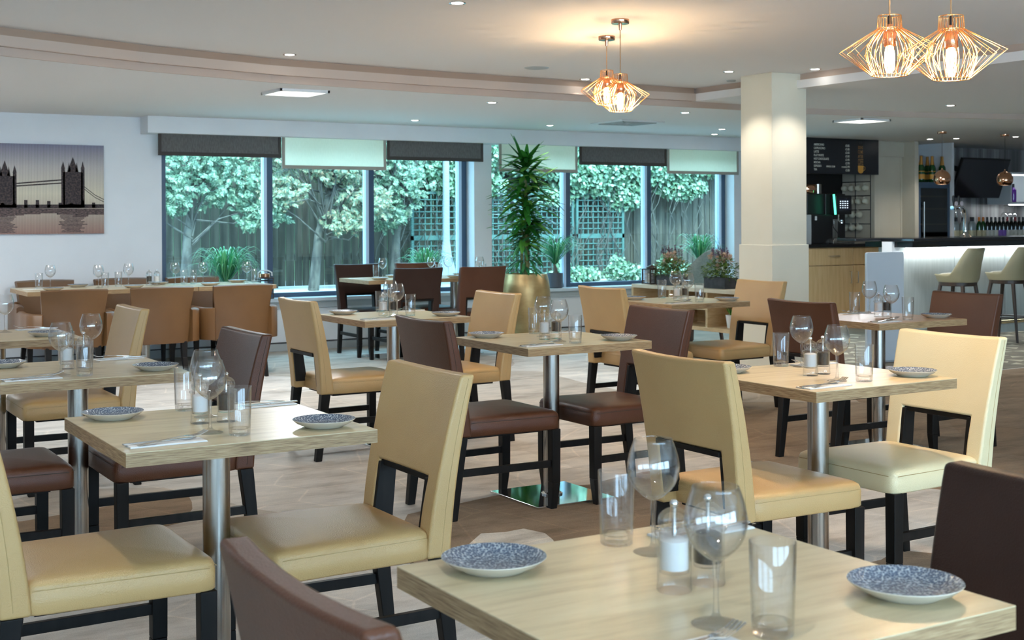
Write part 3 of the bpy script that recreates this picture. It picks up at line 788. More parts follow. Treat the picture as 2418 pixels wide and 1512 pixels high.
# ------------------------------------------------------------------ canvas picture
def picture():
    t = thing('canvas_picture', 'canvas print of a two-towered bridge at dusk on the left wall', 'picture', (2.30, WY - .03, 1.61))
    m = mat('bridge_print', (.8, .7, .5), .7)
    MB().box(-.71, 0, -.41, .71, .029, .41).build('canvas', m, t, bev=.002)
    v = coords(m); sx = N(m, 'ShaderNodeSeparateXYZ'); L(m, v, sx.inputs[0])
    mr = N(m, 'ShaderNodeMapRange'); mr.inputs[1].default_value = -.41; mr.inputs[2].default_value = .41
    L(m, sx.outputs[2], mr.inputs[0])
    sky = ramp(m, mr.outputs[0], [(0, (.36, .20, .16)), (.22, (.50, .40, .32)), (.45, (.74, .66, .50)), (.75, (.55, .50, .47)), (1, (.22, .21, .30))])
    w1 = N(m, 'ShaderNodeTexWave'); w1.inputs['Scale'].default_value = 24; w1.wave_profile = 'SIN'; w1.inputs['Distortion'].default_value = .3
    L(m, v, w1.inputs['Vector'])
    mu = N(m, 'ShaderNodeMixRGB', blend_type='MULTIPLY'); mu.inputs[0].default_value = .35
    L(m, sky, mu.inputs[1]); L(m, w1.outputs['Color'], mu.inputs[2]); L(m, mu.outputs[0], bsdf(m).inputs['Base Color'])
    ink = noisy('bridge_print_ink', (.012, .008, .01), (.10, .06, .055), 60, .7, (1, 1, 1), p=(.4, .75))
    ink2 = noisy('bridge_print_reflection', (.03, .02, .022), (.22, .14, .12), 40, .7, (1, 1, 4), p=(.4, .7))
    b = MB()
    def pan(x0, z0, x1, z1, d=.0012): b.box(x0, -d, z0, x1, -.0001, z1)
    def spire(x, z0, z1, w): b.add([(x - w, -.0012, z0), (x + w, -.0012, z0), (x, -.0012, z1), (x - w, -.0001, z0), (x + w, -.0001, z0), (x, -.0001, z1)], [(0, 1, 2), (5, 4, 3), (0, 3, 4, 1), (1, 4, 5, 2), (2, 5, 3, 0)])
    for cx_, w_, h_, bs in ((-.165, .085, .115, -.08), (.43, .088, .16, -.05)):
        pan(cx_ - w_, -.17, cx_ + w_, h_)
        spire(cx_, h_, h_ + .14, w_ * .55)
        for s_ in (-1, 1):
            pan(cx_ + s_ * w_ - .016, -.17, cx_ + s_ * w_ + .016, h_ + .03); spire(cx_ + s_ * w_, h_ + .03, h_ + .10, .018)
        spire(cx_ - .035, h_, h_ + .09, .015); spire(cx_ + .035, h_, h_ + .09, .015)
    for z0, z1 in ((.03, .085), (.008, .055)):
        b.cbar((-.165, -.0006, z0 + .01), (.43, -.0006, z1 + .01), .0011, .012)
    b.cbar((-.71, -.0006, -.165), (.71, -.0006, -.155), .0012, .035)
    for s_ in (1,):
        for off in (0, .022):
            pts = [(.50, .03), (.56, -.02 ), (.63, -.075), (.71, -.115)]
            for a, c in zip(pts[:-1], pts[1:]): b.cbar((a[0], -.0006, a[1] + off), (c[0], -.0006, c[1] + off), .0011, .006)
            pts = [(-.24, 0), (-.30, -.06), (-.38, -.11), (-.47, -.14)]
            for a, c in zip(pts[:-1], pts[1:]): b.cbar((a[0], -.0006, a[1] + off), (c[0], -.0006, c[1] + off), .0011, .006)
    for i in range(14): pan(-.70 + .10 * i, -.17, -.67 + .10 * i, -.125 + rnd.uniform(-.02, .03))
    b.build('printed_bridge', ink, t)
    r = MB()
    for cx_, w_ in ((-.165, .11), (.43, .13), (-.50, .16)):
        for q in range(15):
            z_ = -.235 - q * .0115; ww = w_ * rnd.uniform(.55, 1.1); r.box(cx_ - ww, -.0011, z_, cx_ + ww * rnd.uniform(.7, 1), -.0001, z_ + .008)
    for q in range(10):
        x_ = -.71 + q * .142; r.box(x_, -.0009, -.235 + rnd.uniform(-.02, .02), x_ + .1415, -.0001, -.178)
    r.build('printed_reflection', ink2, t)
picture()

# ------------------------------------------------------------------ blinds
def blind(xa, xb, zb, dark, lab):
    t = thing('roman_blind', lab, 'blind', ((xa + xb) / 2, 12.205, 0), 0, 'window blinds')
    h = (xb - xa) / 2; fab, bd = (CHARC, CHARCB) if dark else (IVORY, IVORYB)
    P = []
    for i in range(25):
        x = -h + 2 * h * i / 24
        P.append([(x, .004 * math.sin(i * 1.3), zb + .02), (x, .005 * math.sin(i * .9 + 1), (zb + 2.14) / 2), (x, 0, 2.15)])
    m = MB().grid(P)
    m.build('blind_fabric', fab, t, smooth=True)
    MB().box(-h, -.006, zb, h, .012, zb + .035).box(-h, -.005, zb + .03, -h + .03, .011, 2.139).box(h - .03, -.005, zb + .03, h, .011, 2.139).build('blind_binding', bd, t, bev=.002)
for a, b_, z, dk, lab in ((3.48, 4.70, 1.935, 1, 'raised charcoal roman blind above the leftmost window pane'), (4.71, 5.85, 1.83, 0, 'longer ivory roman blind with taupe border, second from left'),
                       (5.86, 7.01, 1.94, 1, 'charcoal roman blind left of the white pier'), (7.21, 8.24, 1.84, 0, 'ivory roman blind behind the tall plant'),
                       (8.27, 9.51, 1.935, 1, 'charcoal roman blind right of the tall plant'), (9.52, 10.62, 1.85, 0, 'ivory roman blind next to the pillar')):
    blind(a, b_, z, dk, lab)

# ------------------------------------------------------------------ ceiling fittings
def spot(name, x, y, z, power, ang=95, col=(1, .94, .86), rad=.035, parent=None, blend=.6):
    ld = bpy.data.lights.new(name, 'SPOT'); lo = bpy.data.objects.new(name, ld); C.objects.link(lo)
    ld.energy = power; ld.spot_size = D(ang); ld.spot_blend = blend; ld.color = col; ld.shadow_soft_size = rad
    lo.location = (x, y, z)
    if parent: lo.parent = parent
    return lo
def downlight_proto():
    t = thing('downlight', '', 'downlight')
    MB().lathe([(.030, -.001), (.045, -.004), (.047, 0), (.047, .002)], 28, cap0=False, cap1=False).build('trim_ring', CHROME, t, smooth=True, angle=60)
    MB().lathe([(.031, -.003), (.031, .001)], 24).build('lens', DLE, t)
    return t
dp = downlight_proto()
DL = [(3.304, 6.02, ZU, 'top centre of the coffered ceiling', 1), (3.332, 8.481, ZU, 'left, near the taupe ceiling step', 1), (6.016, 8.793, ZU, 'just left of the left pendant pair', 1),
      (6.683, 7.79, ZU, 'left of the pillar head', 1), (7.151, 7.331, ZU, 'right of the pillar head', 1.0),
      (5.496, 9.415, ZL, 'left of the left pendant lamps on the low ceiling', .8), (5.816, 11.474, ZL, 'above the second window', .6), (7.374, 11.431, ZL, 'above the tall plant', .6),
      (7.593, 9.464, ZL, 'right of the pendant pair, low ceiling', .8), (9.362, 11.029, ZL, 'rightmost near the windows', .6), (9.851, 11.74, ZL, 'small one closest to the last blind', .4), (9.628, 8.136, ZM, 'right of the pillar on the mid ceiling', 1),
      (12.874, 11.2, ZL, 'above the beige door', .8), (13.066, 10.957, ZL, 'between the two copper pendants', .8), (13.445, 10.382, ZL, 'right of the copper pendants', .8),
      # unseen downlights on an assumed grid, added for fill light
      (.60, 6.05, ZU, 'outside', 1), (.60, 3.55, ZU, 'outside', 1), (3.30, 3.55, ZU, 'outside', 1.1), (6.0, 3.55, ZU, 'outside', 1.1), (4.9, 3.2, ZU, 'outside', 1.0), (.60, 1.1, ZU, 'outside', 1), (3.30, 1.1, ZU, 'outside', 1.1), (6.0, 1.1, ZU, 'outside', 1),
      (9.6, 5.6, ZM, 'outside', 1), (9.6, 3.0, ZM, 'outside', 1), (-2.2, 3.5, ZU, 'outside', 1), (-2.2, 1, ZU, 'outside', 1), (.8, 9.4, ZL, 'outside', .7), (1.0, 11.4, ZL, 'outside', .6), (2.9, -1.4, ZU, 'outside', 1.2), (.2, -1.4, ZU, 'outside', 1.2), (5.6, -1.4, ZU, 'outside', 1)]
NW = ['first', 'second', 'third', 'fourth', 'fifth', 'sixth', 'seventh', 'eighth', 'ninth', 'tenth', 'eleventh', 'twelfth', 'thirteenth', 'fourteenth', 'fifteenth', 'sixteenth', 'seventeenth', 'eighteenth']; no_ = 0
for x, y, z, lab, k in DL:
    if lab == 'outside': lb_ = 'added fill downlight outside the picture, %s along the unseen ceiling rows' % NW[no_]; no_ += 1
    else: lb_ = 'round recessed downlight, ' + lab
    t = place(dp, lb_, (x, y, z), 0, 'recessed downlights')
for x, y, z, lab, k in DL:
    spot('downlight_lamp', x, y, z - .012, SPOT_W * k)
def panel_light(x, y, rz, lab):
    t = thing('ceiling_panel_light', lab, 'ceiling light', (x, y, ZL), rz, 'square ceiling panel lights')
    m = MB(); a = .20
    for q in ((-a, -a, a, -a + .02), (-a, a - .02, a, a), (-a, -a, -a + .02, a), (a - .02, -a, a, a)): m.box(q[0], q[1], -.022, q[2], q[3], 0)
    m.build('light_frame', POTW, t, bev=.002)
    MB().box(-a + .02, -a + .02, -.012, a - .02, a - .02, -.001).build('diffuser', PANELE, t)
    ld = bpy.data.lights.new('panel_lamp', 'AREA'); lo = bpy.data.objects.new('panel_lamp', ld); C.objects.link(lo)
    ld.energy = 30; ld.size = .36; ld.color = (.93, .97, 1.0); lo.location = (x, y, ZL - .03)
panel_light(3.71, 9.33, 0, 'square lit panel on the low ceiling above the long table')
panel_light(9.72, 9.32, 0, 'square lit panel on the low ceiling left of the bar')
panel_light(.6, 10.2, 0, 'added unseen square panel light brightening the left wall, beyond the left picture edge')  # unseen panel, added to brighten the left wall and window side
t = thing('air_vent', 'square slatted air conditioning vent in the ceiling beneath the pendant lamps', 'vent', (7.83, 10.69, ZL))
MB().box(-.27, -.27, -.012, .27, .27, 0).build('vent_frame', POTW, t, bev=.003)
m = MB()
for k in range(4):
    a = .21 - .045 * k; mm = .012
    for q in ((-a, -a, a, -a + mm), (-a, a - mm, a, a), (-a, -a, -a + mm, a), (a - mm, -a, a, a)): m.box(q[0], q[1], -.020, q[2], q[3], -.0121)
m.build('vent_slats', SKIRT, t)
o = MB().lathe([(.085, -.006), (.092, -.003), (.095, 0)], 32).build('ceiling_speaker', SKIRT, smooth=True); o.location = (5.239, 8.306, ZU); tag(o, 'flat round grey speaker grille in the coffered ceiling', 'speaker')
o = MB().lathe([(.035, -.012), (.04, 0)], 20).build('smoke_detector', SKIRT, smooth=True); o.location = (7.12, 8.27, ZU); tag(o, 'small dark sensor disc on the ceiling left of the pillar', 'sensor')

# pendant lamps: copper wire cages
def pendant_proto(loc):
    t = thing('wire_pendant_lamp', '', 'pendant lamp', loc)
    # origin: top centre of the cage collar
    R_ = .180; H_ = .212
    prof = [(.040, 0), (.042, -.045), (R_, -.122), (.062, -H_)]
    ring = lambda r, z, n=40: [(r * math.cos(2 * PI * i / n), r * math.sin(2 * PI * i / n), z) for i in range(n)]
    wm = MB(); nw = 24
    for i in range(nw):
        a = 2 * PI * i / nw; k = (1.0, .93, .86, .93)[i % 4]; rr = R_ * k
        zz = -.122
        pts = [(.040, 0), (.043, -.045), (rr, zz), (.062, -H_)]
        wm.tube([(r * math.cos(a), r * math.sin(a), z) for r, z in pts], .0014, 5)
        a2 = a + PI / nw
        pts = smoothprof([(.034, -.05), (.066, -.085), (.083, -.125), (.078, -.165), (.060, -H_)], 3)
        wm.tube([(r * math.cos(a2), r * math.sin(a2), z) for r, z in pts], .0014, 5)
    for r, z in ((.040, 0), (.043, -.045), (.062, -H_), (.034, -.05)): wm.tube(ring(r, z), .0016, 5, closed=True)
    wm.build('wire_cage', COPPERW, t, smooth=True, angle=80)
    MB().lathe([(.006, -.025), (.011, -.045), (.018, -.052), (.022, -.06), (.022, -.105), (.018, -.11)], 20).build('lamp_holder', COPPER, t, smooth=True, angle=60)
    MB().lathe([(.0065, .0), (.0075, -.035), (.007, -.04)], 12).build('cord_grip', BLACKP, t, smooth=True)
    MB().lathe(smoothprof([(.012, -.108), (.017, -.13), (.0175, -.18), (.012, -.198), (.002, -.204)], 3), 18).build('bulb', BULB, t, smooth=True)
    return t
pp = pendant_proto((0, 0, 0))
def pendant(x, y, z, ceil, lab):
    t = place(pp, lab, (x, y, z), 0, 'copper wire pendant lamps')
    c = MB().lathe([(.0028, 0.001), (.0028, ceil - z - .04)], 8).build('cable', CABLE, t, smooth=True)
    MB().lathe([(.050, ceil - z - .025), (.052, ceil - z - .022), (.052, ceil - z)], 32).lathe([(.008, ceil - z - .06), (.011, ceil - z - .024)], 12).build('ceiling_rose', COPPER, t, smooth=True, angle=50)
    ld = bpy.data.lights.new('pendant_bulb_lamp', 'POINT'); lo = bpy.data.objects.new('pendant_bulb_lamp', ld); C.objects.link(lo)
    ld.energy = 26; ld.color = (1, .66, .36); ld.shadow_soft_size = .03; lo.location = (x, y, z - .155)
refresh()
pendant(4.39, 6.06, 2.15, ZU, 'copper wire pendant lamp, nearer one of the centre pair')
pendant(4.72, 6.66, 2.25, ZU, 'copper wire pendant lamp, farther one of the centre pair')
pendant(3.53, 2.98, 2.00, ZU, 'copper wire pendant lamp, rightmost and nearest of all four')
pendant(3.54, 3.26, 2.04, ZU, 'copper wire pendant lamp, left one of the right pair')

# ------------------------------------------------------------------ window ledge lanterns
def lantern(x, y, z, wdt, h, lab, style):
    t = thing('lantern', lab, 'lantern', (x, y, z))
    a = wdt / 2
    if style == 0:
        fr = MB()
        for sx in (-1, 1):
            for sy in (-1, 1): fr.tube([(sx * a, sy * a, 0), (sx * a, sy * a, h * .72)], .006, 8)
        fr.box(-a - .006, -a - .006, 0, a + .006, a + .006, .012).box(-a - .008, -a - .008, h * .70, a + .008, a + .008, h * .735)
        fr.build('lantern_frame', WALNUT, t)
        sl = MB()
        for k in range(5):
            z0 = .05 + k * h * .11
            for q in ((-a, -a, a, -a + .006), (-a, a - .006, a, a), (-a, -a, -a + .006, a), (a - .006, -a, a, a)): sl.box(q[0], q[1], z0, q[2], q[3], z0 + .008)
        sl.build('lantern_slats', BLACKP, t)
        MB().lathe([(.05, h * .74), (.055, h * .75), (.055, h * .87), (.05, h * .88)], 24).build('copper_lid', COPPER, t, smooth=True, angle=50)
        MB().tube([(-a * 1.0, 0, h * .74), (-a * 1.1, 0, h * .9), (-a * .5, 0, h * .98), (a * .5, 0, h * .97), (a * 1.15, 0, h * .9), (a * 1.2, 0, h * .78)], .007, 8).build('rope_handle', NAPK, t, smooth=True)
        MB().lathe([(.03, .0121), (.03, .11)], 16).build('candle', POTW, t, smooth=True, angle=50)
    else:
        fr = MB()
        for sx in (-1, 1):
            for sy in (-1, 1): fr.box(sx * a - .006, sy * a - .006, 0, sx * a + .006, sy * a + .006, h * .76)
        fr.box(-.010, -a - .004, 0, .010, -a + .008, h * .8).box(-a, -a, 0, a, a, .01).box(-a - .008, -a - .008, h * .74, a + .008, a + .008, h * .79)
        fr.build('lantern_frame', WALNUT, t)
        sl = MB()
        for k in range(10):
            z0 = .02 + k * h * .072
            for q in ((-a, -a, a, -a + .003), (-a, a - .003, a, a), (-a, -a, -a + .003, a), (a - .003, -a, a, a)): sl.box(q[0], q[1], z0, q[2], q[3], z0 + .005)
        sl.build('lantern_wires', STEELP, t)
        MB().lathe(smoothprof([(.05, h * .79), (.052, h * .84), (.045, h * .9), (.02, h * .97), (.003, h)], 3), 20).build('wooden_dome', WALNUT, t, smooth=True)
        MB().lathe([(.035, .0101), (.035, .10)], 16).build('candle', POTW, t, smooth=True, angle=50)
lantern(4.61, 12.435, SZ, .13, .29, 'dark lantern with copper lid and rope handle, at the right end of the long table', 0)
lantern(7.88, 10.36, .67, .13, .19, 'small wire lantern with a dark dome left of the flower boxes', 1)

# ------------------------------------------------------------------ grassy plants on the ledge
def grass_plant(x, y, z, pr, ph, pm, stem, lab, n=130, r0=.30, up=.24, seed=1, potlab=None):
    R = random.Random(seed)
    t = thing('potted_grass_plant', lab, 'potted plant', (x, y, z))
    p = MB().lathe([(pr * .86, 0), (pr, .01), (pr, ph), (pr * .88, ph), (pr * .86, ph - .03), (.001, ph - .03)], 32).build('pot', pm, t, smooth=True, angle=50)
    s_ = MB().tube([(0, 0, ph - .04), (.012, 0, ph + stem * .4), (-.006, 0, ph + stem)], [.035, .024, .014], 10).build('stem', BARK, t, smooth=True)
    lf = MB(); z0 = ph + stem - .01
    for i in range(n):
        a = R.uniform(0, 2 * PI); rr = r0 * R.uniform(.45, 1.15); hh = up * R.uniform(.55, 1.15); dr = R.uniform(.1, 1.0)
        pts = []
        for k in range(8):
            u = k / 7; rad = rr * (u ** .85); zz = z0 + hh * (math.sin(u * PI * (.55 + .35 * dr)))
            pts.append(Vector((rad * math.cos(a), rad * math.sin(a), zz)))
        wv = R.uniform(.004, .0075); side = Vector((-math.sin(a), math.cos(a), 0)); rows = []
        for k, q in enumerate(pts):
            ww = wv * (1 - (k / 7) ** 3 * .9); rows.append([q - side * ww, q + Vector((0, 0, ww * .5)), q + side * ww])
        lf.grid(rows)
    lf.build('foliage', GRASSL, t, smooth=True, angle=180)
grass_plant(4.22, 12.47, SZ, .075, .04, POTG, .12, 'arching grassy plant on the window ledge behind the long table', 200, .34, .33, 3)
grass_plant(6.45, 12.47, SZ, .08, .10, POTG, .06, 'grassy plant on the ledge behind the window tables', 110, .30, .30, 5)
grass_plant(8.10, 12.47, SZ, .095, .17, POTG, .10, 'grassy plant in a grey pot on the ledge beside the gold planter', 130, .34, .30, 8)
grass_plant(10.22, 12.47, SZ, .085, .17, POTG, .10, 'grassy plant in a grey pot behind the flower boxes near the pillar', 130, .32, .30, 9)

# ------------------------------------------------------------------ tall dracaena in the gold planter
def dracaena(x, y):
    R = random.Random(11)
    pt = thing('planter', 'large brushed gold planter standing on the carpet below the window pier', 'planter', (x, y, 0))
    MB().lathe(smoothprof([(.15, 0), (.175, .05), (.225, .25), (.25, .45), (.248, .62), (.222, .75)], 4) + [(.212, .752), (.208, .71)], 48, cap1=False).build('planter_body', GOLDP, pt, smooth=True, angle=60)
    MB().lathe([(.207, .705), (.208, .715)], 32).build('soil', SOIL, pt)
    t = thing('dracaena_plant', 'tall leafy green dracaena growing from the gold planter, up to the blinds', 'plant', (x, y, .715))
    for k, (dx, dy, h) in enumerate(((0, 0, 1.05), (.035, .02, .8), (-.03, .03, .55))):
        MB().tube([(dx, dy, 0), (dx * 1.1, dy, h * .5), (dx * .7, dy, h)], [.019, .017, .013], 10).build('cane', TRUNK, t, smooth=True)
    mb = MB(); mb2 = MB()
    def arch(mbx, p, a, el, l, wv, droop):
        d = Vector((math.cos(a) * math.cos(el), math.sin(a) * math.cos(el), math.sin(el)))
        side = Vector((-math.sin(a), math.cos(a), 0)); rows = []; q = Vector(p); sg = 7
        for k in range(sg + 1):
            u = k / sg; ww = wv * max(.06, math.sin(PI * (u * .88 + .06)) ** .8)
            upv = side.cross(d).normalized()
            rows.append([q - side * ww - upv * ww * -.3, q, q + side * ww - upv * ww * -.3])
            d = (d + Vector((0, 0, -droop / sg))).normalized(); q = q + d * (l / sg)
        mbx.grid(rows)
    for i in range(230):
        u = i / 230; z = .32 + .93 * u + R.uniform(-.02, .02)
        a = i * 2.39996 + R.uniform(-.25, .25)
        el = R.uniform(-.1, .75) if z < 1.12 else R.uniform(.2, 1.0)
        l = (.23 + .14 * math.sin(PI * min(1, u * 1.05))) * R.uniform(.8, 1.25)
        arch(mb, (R.uniform(-.04, .04), R.uniform(-.04, .04), z), a, el, l, R.uniform(.024, .034), R.uniform(.3, 1.3))
    for i in range(16):
        arch(mb, (R.uniform(-.01, .01), R.uniform(-.01, .01), 1.10 + .012 * i * .5), i * 2.4, R.uniform(.1, 1.45), R.uniform(.26, .38), .026, R.uniform(.3, 1.0))
    for i in range(120):
        z = R.uniform(.05, .62); a = R.uniform(0, 2 * PI)
        arch(mb2, (R.uniform(-.05, .05), R.uniform(-.05, .05), z), a, R.uniform(-.1, .7), R.uniform(.18, .32), R.uniform(.012, .020), R.uniform(.6, 1.6))
    mb.build('foliage', DRAC, t, smooth=True, angle=180); mb2.build('lower_foliage', DRACL, t, smooth=True, angle=180)
dracaena(7.10, 11.48)

# ------------------------------------------------------------------ divider shelf unit with flower boxes
dv = thing('shelf_unit', 'low open oak shelf unit on steel legs between window and pillar', 'shelf unit', (7.72, 8.78, 0))
DL_, DW = 1.70, .36
MB().box(0, 0, .635, DW, DL_, .67).build('top_board', OAKTOPD, dv, bev=.002)
MB().box(0, 0, .28, DW, DL_, .315).build('bottom_board', OAKD, dv, bev=.002)
for y in (0.0, .55, 1.10, DL_ - .03): MB().box(.0 if y in (0.0, DL_ - .03) else .02, y, .3151, DW, y + .03, .6349).build('side_panel', OAKD, dv)
MB().box(DW - .014, .03, .3151, DW - .002, DL_ - .03, .6349).build('back_panel', OAKD, dv)
MB().box(.02, .58, .47, DW - .014, 1.10, .488).build('shelf', OAKD, dv)
for x in (.05, DW - .05):
    for y in (.10, DL_ - .10):
        MB().lathe([(.03, 0), (.03, .006), (.022, .007), (.022, .2799)], 24, (x, y, 0)).build('leg', STEELP, dv, smooth=True, angle=40)
o = thing('small_plant_pot', 'small white pot with a spiky plant inside the shelf unit', 'potted plant', (7.86, 9.14, .3152))
MB().lathe([(.035, 0), (.052, .12), (.047, .12), (.045, .10), (.001, .10)], 24).build('pot', POTW, o, smooth=True, angle=50)
m = MB()
for i in range(16): m.leaf((0, 0, .10), (math.cos(i * 2.4) * .5, math.sin(i * 2.4) * .5, 1), (0, 0, 1), .10, .012, .1, 3)
m.build('foliage', DRAC, o, smooth=True)
def flowerbox(x, y, seed, lab):
    R = random.Random(seed)
    t = thing('flower_box', lab, 'flower box', (x, y, .6702))
    MB().box(-.08, -.15, 0, .08, .15, .10).build('slate_box', SLATE, t, bev=.003)
    g = MB(); pk = MB(); pu = MB(); st = MB()
    for i in range(620):
        a = R.uniform(0, 2 * PI); r = R.uniform(0, 1) ** .5; z = .09 + R.uniform(0, .22) * (1 - .5 * r * r)
        p = (r * .14 * math.cos(a), r * .20 * math.sin(a), z)
        g.leaf(p, (math.cos(a) * .8, math.sin(a) * .8, R.uniform(-.4, 1)), (0, 0, 1), R.uniform(.025, .048), R.uniform(.014, .024), .2, 2)
    for i in range(26):
        a = R.uniform(0, 2 * PI); r = R.uniform(.2, .9); b_ = Vector((r * .11 * math.cos(a), r * .16 * math.sin(a), .22 + R.uniform(-.04, .10)))
        for k in range(40):
            d = Vector((R.gauss(0, 1), R.gauss(0, 1), R.gauss(.4, 1))).normalized(); pk.leaf(b_ + d * R.uniform(.004, .020), d, (0, 0, 1), .014, .014, 0, 2)
    for i in range(16):
        a = R.uniform(0, 2 * PI); r = R.uniform(.1, .9); b_ = Vector((r * .09 * math.cos(a), r * .15 * math.sin(a), .27)); tip = b_ + Vector((R.uniform(-.04, .04), R.uniform(-.05, .05), R.uniform(.06, .13)))
        st.tube([tuple(b_ - Vector((0, 0, .14))), tuple(b_), tuple(tip)], .0016, 4)
        for k in range(26):
            q = b_.lerp(tip, R.uniform(.2, 1)); d = Vector((R.gauss(0, 1), R.gauss(0, 1), R.gauss(.5, .6))).normalized(); pu.leaf(q, d, (0, 0, 1), .016, .012, 0, 2)
    g.build('leaves', FLG, t); pk.build('peach_blossoms', FPINK, t); pu.build('purple_spikes', FPURP, t); st.build('stems', FLG, t)
flowerbox(7.90, 10.06, 4, 'slate flower box with peach and purple blooms, left one on the shelf unit')
flowerbox(7.90, 9.33, 6, 'slate flower box with yellow-pink blooms, right one nearest the pillar')
# grey lounge chair behind the divider
t = thing('lounge_chair', 'grey high-backed lounge chair, only its curved back showing behind the flower boxes', 'armchair', (8.72, 10.75, 0), D(185))
rows = []
for i in range(15):
    v = i / 14 * 2 - 1; yy = v * .34; xb = -.30 + .22 * abs(v) ** 2.2; zt = .99 - .34 * abs(v) ** 2.4
    rows.append([(xb + .05, yy * .9, .20), (xb, yy, .40), (xb - .03, yy, .40 + (zt - .4) * .6), (xb - .05, yy * .98, zt - .015), (xb - .03, yy * .97, zt), (xb, yy * .96, zt - .015), (xb + .04, yy * .93, .42), (xb + .08, yy * .85, .20), (xb + .05, yy * .9, .20)])
m = MB(); m.grid(rows); m.f.append(tuple(range(8))); m.f.append(tuple(14 * 9 + i for i in range(7, -1, -1))); m.build('backrest', GREYF, t, smooth=True, angle=60)
MB().poly([(.30, -.28), (.30, .28), (-.2, .26), (-.26, 0), (-.2, -.26)], .26, .43).build('seat', GREYF, t, bev=.03, bseg=3)
for sx, sy in ((.22, .2), (.22, -.2), (-.18, .2), (-.18, -.2)): MB().frus((sx * 1.15 - .012, sy * 1.15 - .012, sx * 1.15 + .012, sy * 1.15 + .012), 0, (sx - .018, sy - .018, sx + .018, sy + .018), .26).build('leg', WALNUT, t)
# standing partition panel in front of the bar
t = thing('partition_panel', 'pale grey rounded standing panel at the left end of the bar', 'partition', (9.07, 8.42, 0), D(-2))
m = MB(); hw = .23; pts = []
for cxs, czs, a0 in ((hw - .02, .985, 0), (-hw + .02, .985, 90)):
    for k in range(6): pts.append((cxs + .02 * math.cos(D(a0 + 18 * k)), czs + .02 * math.sin(D(a0 + 18 * k))))
pts += [(-hw, .0), (hw, .0)]
m.v = [(p[0], -.014, p[1]) for p in pts] + [(p[0], .014, p[1]) for p in pts]; k = len(pts)
m.f = [tuple(range(k - 1, -1, -1)), tuple(range(k, 2 * k))] + [(i, (i + 1) % k, k + (i + 1) % k, k + i) for i in range(k)]
PNL = mat('pale_grey_laminate', (.66, .72, .78), .3)
m.build('panel_board', PNL, t, bev=.003)
MB().box(-.14, -.12, 0, .14, -.0141, .012).box(-.14, .0141, 0, .14, .12, .012).build('foot_plates', STEEL, t)

# ------------------------------------------------------------------ bar end of the room: walls
struct(MB().box(10.95, 12.42, 0, 18, 12.72, ZL).build('wall_bar_back', STRIPEW))
struct(MB().box(10.95, 12.30, 0, 13.0, 12.42, ZL).build('wall_station_back', BLACKP))
struct(MB().box(10.93, 11.80, 0, 10.99, 12.42, ZL).build('wall_station_side', BLACKP))
struct(MB().box(12.47, 11.74, 0, 12.56, 12.30, ZL).box(12.56, 11.78, 2.10, 13.12, 11.9, ZL).box(12.56, 11.78, 0, 12.68, 11.9, 2.10).box(13.05, 11.60, 0, 13.12, 12.42, ZL).build('wall_bar_partition', BEIGEW, bev=.003))
dr = struct(MB().box(12.68, 11.82, 0, 13.05, 11.86, 2.10).build('door_1', BEIGEW))
struct(MB().box(12.68, 11.812, 0, 12.71, 11.8199, 2.10).box(13.02, 11.812, 0, 13.05, 11.8199, 2.10).box(12.71, 11.812, 2.07, 13.02, 11.8199, 2.10).build('door_panel_trim', BEIGEW, dr))
struct(MB().box(13.75, 11.60, 0, 13.79, 12.42, ZL).build('wall_fridge_side', WALL))
struct(MB().box(13.12, 12.20, 1.80, 13.75, 12.25, ZL).build('wall_alcove', WALL))

# coffee station
t = thing('coffee_cabinet', 'oak base cabinet with two drawers and two doors under the coffee machine', 'cabinet', (10.97, 11.50, 0))
MB().box(0, .02, .06, 1.49, .78, .96).build('cabinet_body', OAKC, t)
MB().box(.03, .05, 0, 1.46, .75, .0599).build('plinth', BLACKP, t)
for x0, x1 in ((.005, .868), (.876, 1.485)):
    d = MB().box(x0, 0, .745, x1, .0199, .955).build('drawer', OAKC, t, bev=.002)
    c = (x0 + x1) / 2 + (.10 if x0 < .1 else -.02)
    MB().tube([(c - .08, -.001, .855), (c - .08, -.03, .855), (c + .08, -.03, .855), (c + .08, -.001, .855)], .005, 8).build('handle', STEELP, d, smooth=True)
    d = MB().box(x0, 0, .065, x1, .0199, .735).build('cabinet_door', OAKC, t, bev=.002)
    hx_ = .815 if x0 < .1 else .93
    MB().tube([(hx_, -.001, .52), (hx_, -.03, .52), (hx_, -.03, .66), (hx_, -.001, .66)], .006, 8).build('handle', STEELP, d, smooth=True)
o = MB().box(10.95, 11.47, .9601, 12.46, 12.29, 1.00).build('worktop', BLACKTOP, bev=.003); tag(o, 'black worktop on the oak coffee cabinet', 'worktop')
# menu board
t = thing('menu_board', 'dark coffee menu board with white prices and an orange cup drawing', 'sign', (11.70, 11.66, 1.86))
MBD = mat('menu_board_black', (.012, .014, .018), .30)
MB().box(-.76, 0, 0, .76, .06, .4385).build('board', MBD, t, bev=.002)
WHT = mat('menu_lettering', (.80, .78, .68), .6); ORG = mat('orange_print', (.70, .33, .06), .6); BRO = mat('brown_print', (.36, .19, .07), .6); GRY = mat('grey_print', (.10, .10, .10), .6)
def text(s_, x, z, size, m, al='LEFT', sx=1, par=t, name='menu_lettering'):
    c = bpy.data.curves.new(name, 'FONT'); c.body = s_; c.size = size; c.align_x = al; c.offset = .0005; c.extrude = .0006
    ob = bpy.data.objects.new(name, c); C.objects.link(ob)
    c.materials.append(m); bpy.context.view_layer.update()
    me = bpy.data.meshes.new_from_object(ob); bpy.data.objects.remove(ob)
    ob = bpy.data.objects.new(name, me); C.objects.link(ob); ob.parent = par
    ob.location = (x, -.0012, z); ob.rotation_euler = (PI / 2, 0, 0); ob.scale = (sx, 1, 1)
    return ob
